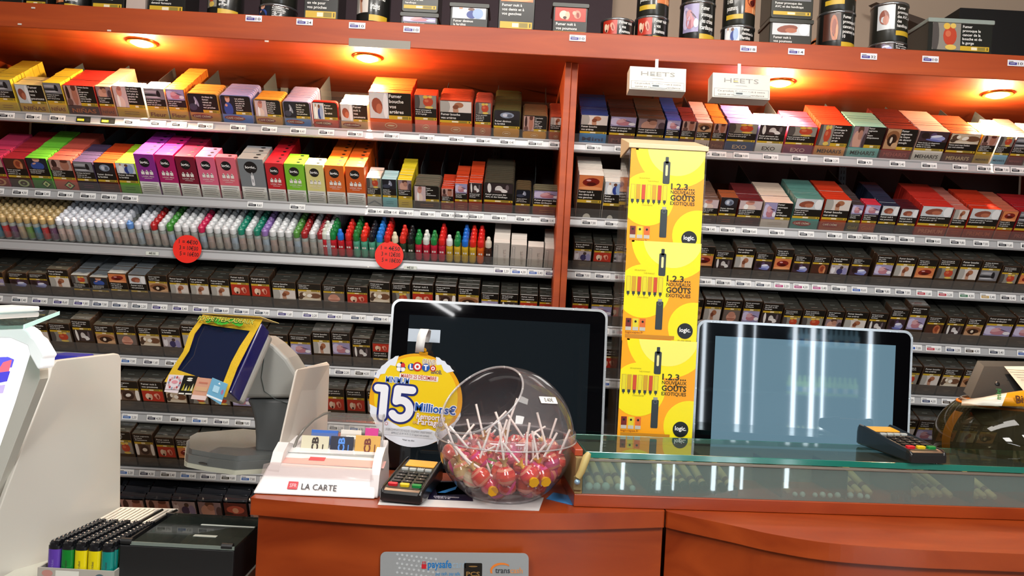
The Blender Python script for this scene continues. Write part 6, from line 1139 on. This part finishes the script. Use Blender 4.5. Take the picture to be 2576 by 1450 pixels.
LC = [('5a3aa0', 'purple'), ('0c7a2c', 'green'), ('d8c80c', 'yellow'), ('d8c80c', 'yellow'), ('0c8078', 'teal')]
pit = (lxb - lxa) / 5.15; z_l = ZL + .0035
def lighter_mesh(c):
    q = B(); q.face((0, 0, 0), (1, 0, 0), (0, 1, 0)); q.prism(ell(0, 0, .0112, .0056, 20), 0, .058, mat(c, .25, 0, 0, .5, .4), None, True)
    q.face((0, -.0058, 0), (1, 0, 0), (0, 0, 1)); q.text('Cricket', .002, .022, .0065, mat('3a3a3a', .5) if c != '5a3aa0' else mat('8a78c0', .5), 1, 0, 'l', .018, math.pi / 2); return q.mesh('lighter')
q = B(); q.face((0, 0, .058), (1, 0, 0), (0, 1, 0)); BKL = mat('15171c', .3, 0, 0, .5, .3); q.prism(ell(0, 0, .0112, .0056, 20), .0002, .006, BKL, None, True); q.prism(ell(-.001, 0, .0085, .005, 16), .006, .011, BKL, None, True); q.box((.001, -.0045, .0665), (.009, .0045, .0735), BKL, .001); headm = q.mesh('head')
q = B(); q.lathe([(.0035, -.003), (.0042, -.001), (.0042, .001), (.0035, .003)], mat('7a7e84', .25, .9), 14, (-.003, 0, .0705), (0, 1, 0)); whm = q.mesh('spark_wheel')
cnt = 0
lm = {c: lighter_mesh(c) for c, _ in LC}
BACKC = ['5a3aa0', '0c7a2c', 'd8c80c', '0c8078', 'b82c2c']
for j in range(5):
    for r_ in range(12):
        c, nm = LC[j] if r_ == 0 else (LC[j] if r_ % 2 else LC[(j + r_) % 5])
        o = bpy.data.objects.new('lighter', lm[c]); COL.objects.link(o); o.location = (lxa + pit * (j + .45) + r_ * .0012, 1.363 + r_ * .0114, z_l)
        wh = 'front row' if r_ == 0 else f'{ordn(r_ + 1)} row'
        tag(o, f'{nm} lighter with black head, {ordn(j + 1)} column from left, {wh} of the box', 'lighter', 'lighters in the cardboard box')
        for nn_, mm in (('head', headm), ('spark_wheel', whm)):
            h = bpy.data.objects.new(nn_, mm); COL.objects.link(h); h.parent = o if nn_ == 'head' else hd
            hd = h
rk = empty('wire_rack', (lxa + .06, 1.51, ZL + .055), 'flat rack of white and black rods behind the lighters', 'rack')
for i in range(13):
    q = B(); zz = EYE - .508; a = at_z(248 + i * 11.3, 1310 + i * .7, zz); b_ = at_z(300 + i * 12, 1281 + i * .3, zz); m = mat('dcd8d0', .35) if i not in (9, 12) else BLACK
    q.tube([a, b_], .0026 if i not in (9, 12) else .003, m, 8); part(q, 'rod', rk)
a, b_ = at_z(240, 1312, EYE - .511), at_z(392, 1320, EYE - .511); q = B(); q.tube([a, b_], .0028, BLACK, 8); part(q, 'cross_bar', rk)
a, b_ = at_z(288, 1279, EYE - .511), at_z(448, 1284, EYE - .511); q = B(); q.tube([a, b_], .0028, mat('c8c4bc', .4), 8); q.tube([a + Vector((.01, 0, 0)), Vector((a.x + .01, a.y, ZL))], .0028, BLACK, 8); q.tube([b_ - Vector((.01, 0, 0)), Vector((b_.x - .01, b_.y, ZL))], .0028, BLACK, 8); part(q, 'cross_bar', rk)
# black cash box with clear lid
zt = EYE - .4975; c0 = at_z(302, 1364, zt); c1 = at_z(628, 1372, zt); yb = at_z(500, 1291, zt).y - .004
cb = empty('coin_box', (c0.x, c0.y, ZL), 'black coin box with clear hinged lid left of the counter', 'cash box')
xr_ = -.478; BKP = mat('17181a', .45); q = B(); x0 = c0.x
q.box((x0, c0.y, ZL + .0005), (xr_, c0.y + .004, zt - .006), BKP); q.box((x0, yb - .004, ZL + .0005), (xr_, yb, zt - .001), BKP); q.box((x0, c0.y + .004, ZL + .0005), (x0 + .004, yb - .004, zt - .004), BKP); q.box((xr_ - .004, c0.y + .004, ZL + .0005), (xr_, yb - .004, zt - .004), BKP); q.box((x0 + .004, c0.y + .004, ZL + .0005), (xr_ - .004, yb - .004, ZL + .006), BKP); part(q, 'box_shell', cb, .001)
for i in range(1, 6):
    x = x0 + (xr_ - x0) * i / 6; q = B(); q.box((x - .001, c0.y + .005, ZL + .0065), (x + .001, yb - .005, zt - .012), mat('2a2c2e', .4)); part(q, 'compartment_wall', cb)
q = B(); yy = (c0.y + yb) / 2; q.box((x0 + .005, yy - .001, ZL + .0065), (xr_ - .005, yy + .001, zt - .0125), mat('2a2c2e', .4)); part(q, 'compartment_wall', cb)
LID = clear('smoked_lid', 'b8c0ba', 1.5, .10, .03, '6a746e')
q = B(); q.box((x0 + .02, c0.y + .004, zt - .004), (xr_, yb - .004, zt), LID); part(q, 'lid', cb)
q = B(); q.box((x0 + .018, c0.y + .001, zt - .005), (xr_, c0.y + .0038, zt + .001), mat('6f7a74', .2)); part(q, 'lid_edge', cb)
for x in (x0 + .010, xr_ - .014):
    q = B(); q.lathe([(.006, -.010), (.006, .010)], BKP, 12, (x, c0.y + .006, zt), (1, 0, 0)); part(q, 'hinge', cb)
q = B(); q.box((x0 + .10, yy + .02, zt + .0004), (xr_ - .002, yy + .026, zt + .001), mat('c8ccc4', .5)); q.box((x0 + .112, yy - .045, zt + .0004), (x0 + .155, yy - .035, zt + .001), mat('a8ada4', .5)); part(q, 'label_strip', cb)

# ---------------------------------------------------------------- right edge: bowl, packet, rear of a till screen
bc = W(2540, 1118, 1.66); RB = .150
fb = empty('goldfish_bowl', (bc.x, bc.y, bc.z - RB * .8), 'round clear bowl with orange rim behind the glass top, far right', 'bowl')
q = B(); BP = clear('bowl_plastic', 'b8b49c', 1.45, .10, .02, '6a6448'); V = []; seg = 56
prof = [(RB * math.sin(math.radians(a)), -RB * .8 * math.cos(math.radians(a))) for a in range(35, 141, 7)]; q.lathe(prof, BP, seg, bc, caps=False); part(q, 'shell', fb)
zr, rr = prof[-1][1], prof[-1][0]
q = B(); q.tube([bc + Vector((rr * math.cos(a), rr * math.sin(a), zr)) for a in [2 * math.pi * i / 56 for i in range(57)]], .0022, clear('bowl_rim', 'e8e8e0', 1.5, .3, .03, 'd8d8d0'), 8, False); part(q, 'rim', fb)
q = B(); q.lathe([(rr * .60, zr - .006), (rr * .92, zr - .004), (rr * .93, zr - .008), (rr * .60, zr - .010)], mat('c8700c', .35), 48, bc + Vector((-.02, -.0, 0)), caps=False); part(q, 'orange_collar', fb, label='orange collar')
q = B(); pts = [bc + Vector((-RB * 1.003 * math.sin(t_) * .97, -RB * .06, -RB * .8 * math.cos(t_))) for t_ in [math.radians(x) for x in range(52, 128, 8)]]; V = []
for p in pts:
    dd = (p - bc); V += [p + Vector((.001, -.014, 0)), p + Vector((-.001, .014, 0))]
q.add(V, [(2 * i, 2 * i + 1, 2 * i + 3, 2 * i + 2) for i in range(len(pts) - 1)], mat('c8820c', .4), True); part(q, 'orange_strip', fb)
q = B(); q.lathe([(RB * .58, -RB * .66), (.001, -RB * .66)], mat('3a3a1c', .6), 40, bc, caps=False); part(q, 'base', fb)
for i, (dx, dz, c, nm) in enumerate(((-.105, -.045, 'd8344c', 'pink'), (-.118, -.052, 'd8641c', 'orange'), (-.09, -.056, 'd8a02c', 'yellow'), (-.03, -.06, '2c4a8f', 'blue'), (.0, -.05, '5a7a34', 'green'), (-.06, -.055, '6a5a34', 'olive'))):
    q = B(); p = bc + Vector((dx * .85, -.03 + .01 * i, -RB * .66 + .012)); q.face(p, (1, 0, .3 * (i % 3 - 1)), (-.3 * (i % 3 - 1), 0, 1)); q.prism(rrect(-.012, -.008, .012, .008, .004), -.007, .007, mat(c, .3, 0, 0, .5, .5)); q.build('wrapped_sweet', label=f'{nm} wrapped sweet in the far right bowl', cat='sweet', group='sweets in the far right bowl')
# crisp packet lying over the bowl
pk = empty('snack_packet', W(2500, 1010, 1.60), 'white and orange snack packet lying across the bowl, far right', 'snack packet')
top_ = [(2420, 1006), (2470, 1000), (2520, 990), (2560, 984), (2640, 976)]; bot_ = [(2418, 1021), (2470, 1021), (2520, 1022), (2570, 1023), (2650, 1024)]
q = B(); V = []
for i, (a, b_) in enumerate(zip(top_, bot_)):
    bul = (0, .010, .016, .02, .02)[i]; A_, C2 = W(*a, 1.64), W(*b_, 1.56); Mx = (A_ + C2) / 2 + Vector((0, -bul, bul)); Mn = (A_ + C2) / 2 + Vector((0, bul, -bul * .2)); V += [A_, Mx, C2, Mn]
q.add(V[:12], [(4 * i + k, 4 * i + (k + 1) % 4, 4 * i + 4 + (k + 1) % 4, 4 * i + 4 + k) for i in range(2) for k in range(4)], mat('c8c4b8', .35), True); q.add(V[8:], [(4 * i + k, 4 * i + (k + 1) % 4, 4 * i + 4 + (k + 1) % 4, 4 * i + 4 + k) for i in range(2) for k in range(4)], mat('d8920c', .35), True); part(q, 'bag', pk)
q = B(); p = W(2518, 1006, 1.575); q.face(p, (1, 0, .1), (-.1, .2, 1), .0004); q.text('mini', 0, 0, .016, mat('2c7a34', .4), 1, .02, 'l', .022, 1.4); p = W(2556, 1010, 1.565); q.face(p, (1, 0, .1), (-.1, .2, 1), .0004); q.text('BiC', 0, -.004, .022, mat('5a3008', .4), 1, .03, 'l', .03); part(q, 'lettering', pk)
tr_ = empty('till_screen', W(2520, 960, 1.74), 'dark grey rear of a tilted till screen, far right', 'till screen')
q = B(); A_ = [W(u, v, Y) for u, v, Y in ((2440, 1004, 1.68), (2660, 1012, 1.68), (2640, 925, 1.78), (2476, 922, 1.78))]; C2 = [p + Vector((0, .03, .012)) for p in A_]; q.hexa([A_[0], A_[1], C2[1], C2[0], A_[3], A_[2], C2[2], C2[3]], mat('1a1c1e', .6, 0, 0, .15)); part(q, 'shell', tr_, .004)
q = B(); p = W(2508, 967, 1.725); q.lathe([(.005, 0), (.005, .003), (.002, .0035)], mat('1a1b1c', .3), 16, p, (0, -1, .7)); part(q, 'screw', tr_)
q = B(); p0 = W(2560, 1004, 1.66); q.tube([p0 + Vector((0, .03, 0)), Vector((p0.x, p0.y + .04, ZD))], .016, BLACK, 12); part(q, 'stand', tr_)
q = B(); P = [W(u, v, Y) for u, v, Y in ((2526, 922, 1.765), (2640, 922, 1.765), (2640, 1000, 1.672), (2580, 990, 1.672))]; q.add(P, [(0, 3, 2, 1)], mat('c8c0b0', .5)); q.face(P[0] + (P[2] - P[0]) * .3 + Vector((0, -.004, .002)), (1, 0, 0), (P[0] - P[3]), .0004)
for i in range(5): q.dec(rect(-.02 + .004 * i, .018 - i * .010, .03, .0195 - i * .010), mat('6a655c', .5), 1)
o = q.build('receipt', label='long white receipt paper hanging over the till screen', cat='receipt'); o.modifiers.new('s', 'SOLIDIFY').thickness = .0003

# ---------------------------------------------------------------- behind the photographer: ceiling fittings and a lit vape cabinet (seen in the screens)
for i, (x, y) in enumerate(((-.75, -.6), (.9, -.3), (.1, 1.0))):
    t = empty('ceiling_fitting', (x, y, 2.9), f'white fluorescent ceiling fitting, {("left", "right", "middle")[i]} of the three', 'ceiling light', 'fluorescent ceiling fittings')
    q = B(); q.box((x - .32, y - .62 if i < 2 else y - .22, 2.87), (x + .32, y + .62 if i < 2 else y + .22, 2.899), mat('d8d8d8', .4)); part(q, 'housing', t)
t = empty('tube_light', (-.62, -2.2, 2.6), 'pair of bright fluorescent tubes seen mirrored in the left monitor', 'ceiling light')
vc = empty('vape_cabinet', (1.7, -2.6, 0), 'tall glass vape cabinet with white light strips behind the photographer', 'cabinet')
q = B(); q.box((.55, -2.95, .05), (2.9, -2.93, 2.3), mat('26343c', .5)); q.box((.55, -2.93, .05), (.58, -2.55, 2.3), BLACK); q.box((2.87, -2.93, .05), (2.9, -2.55, 2.3), BLACK); q.box((.55, -2.93, 0), (2.9, -2.55, .05), BLACK); q.box((.55, -2.93, 2.3), (2.9, -2.55, 2.35), BLACK); part(q, 'carcass', vc)
for z_ in (.6, 1.0, 1.38, 1.8): q = B(); q.box((.59, -2.92, z_), (2.86, -2.60, z_ + .008), mat('6f8488', .3)); part(q, 'glass_shelf', vc)
LED = mat('e8f4ff', .3, 0, 14.0)
def mirx(u, v=1000):   # where the flat right-hand screen sends this ray, on the plane y = -2.56
    d = ray(u, v); k = (1.66 + 1.66 + 2.56); return d.x * k
for u, wd in ((1766, .016), (1856, .022), (1893, .006), (1995, .02), (2041, .022), (2068, .010), (2186, .020)):
    x = mirx(u); q = B(); wd *= .7; q.box((x - wd, -2.60, .06), (x + wd, -2.585, 2.25), LED); part(q, 'light_strip', vc)
n_ = 0
for row, z_, c in ((0, 1.008, '9cc46a'), (1, 1.388, '8fb8c8'), (2, .608, 'b8c48a')):
    for i in range(14):
        x = mirx(2000 + i * 13); q = B(); q.lathe([(.022, 0), (.024, .004), (.024, .09), (.012, .105), (.010, .14), (.004, .15)], mat(c, .3, 0, .5), 12, (x, -2.72, z_)); q.lathe([(.0245, .02), (.0245, .06)], mat('e8e8e0' if i % 2 else '3a7ab0', .4), 12, (x, -2.72, z_), caps=False)  # bottle colour glows, standing in for the cabinet lighting on it
        n_ += 1; q.build('liquid_bottle', label=f'pale vape liquid bottle in the lit cabinet, {ordn(i + 1)} on the {("middle", "top", "low")[row]} shelf', cat='bottle', group='bottles in the vape cabinet')
q = B()
for k in range(3):
    x = -.9 + k * .07; q.tube([(x + .42, -2.9 + .25 * k, 2.38), (x - .12, -1.1, 2.38)], .013, mat('ffffff', .3, 0, 12.0), 10)
part(q, 'tubes', t); q = B(); q.box((-1.05, -2.95, 2.41), (-.30, -1.05, 2.44), mat('8a8a8a', .4)); q.box((-.75, -2.3, 2.44), (-.70, -2.25, 2.899), mat('c8c8c8', .4)); part(q, 'housing', t)
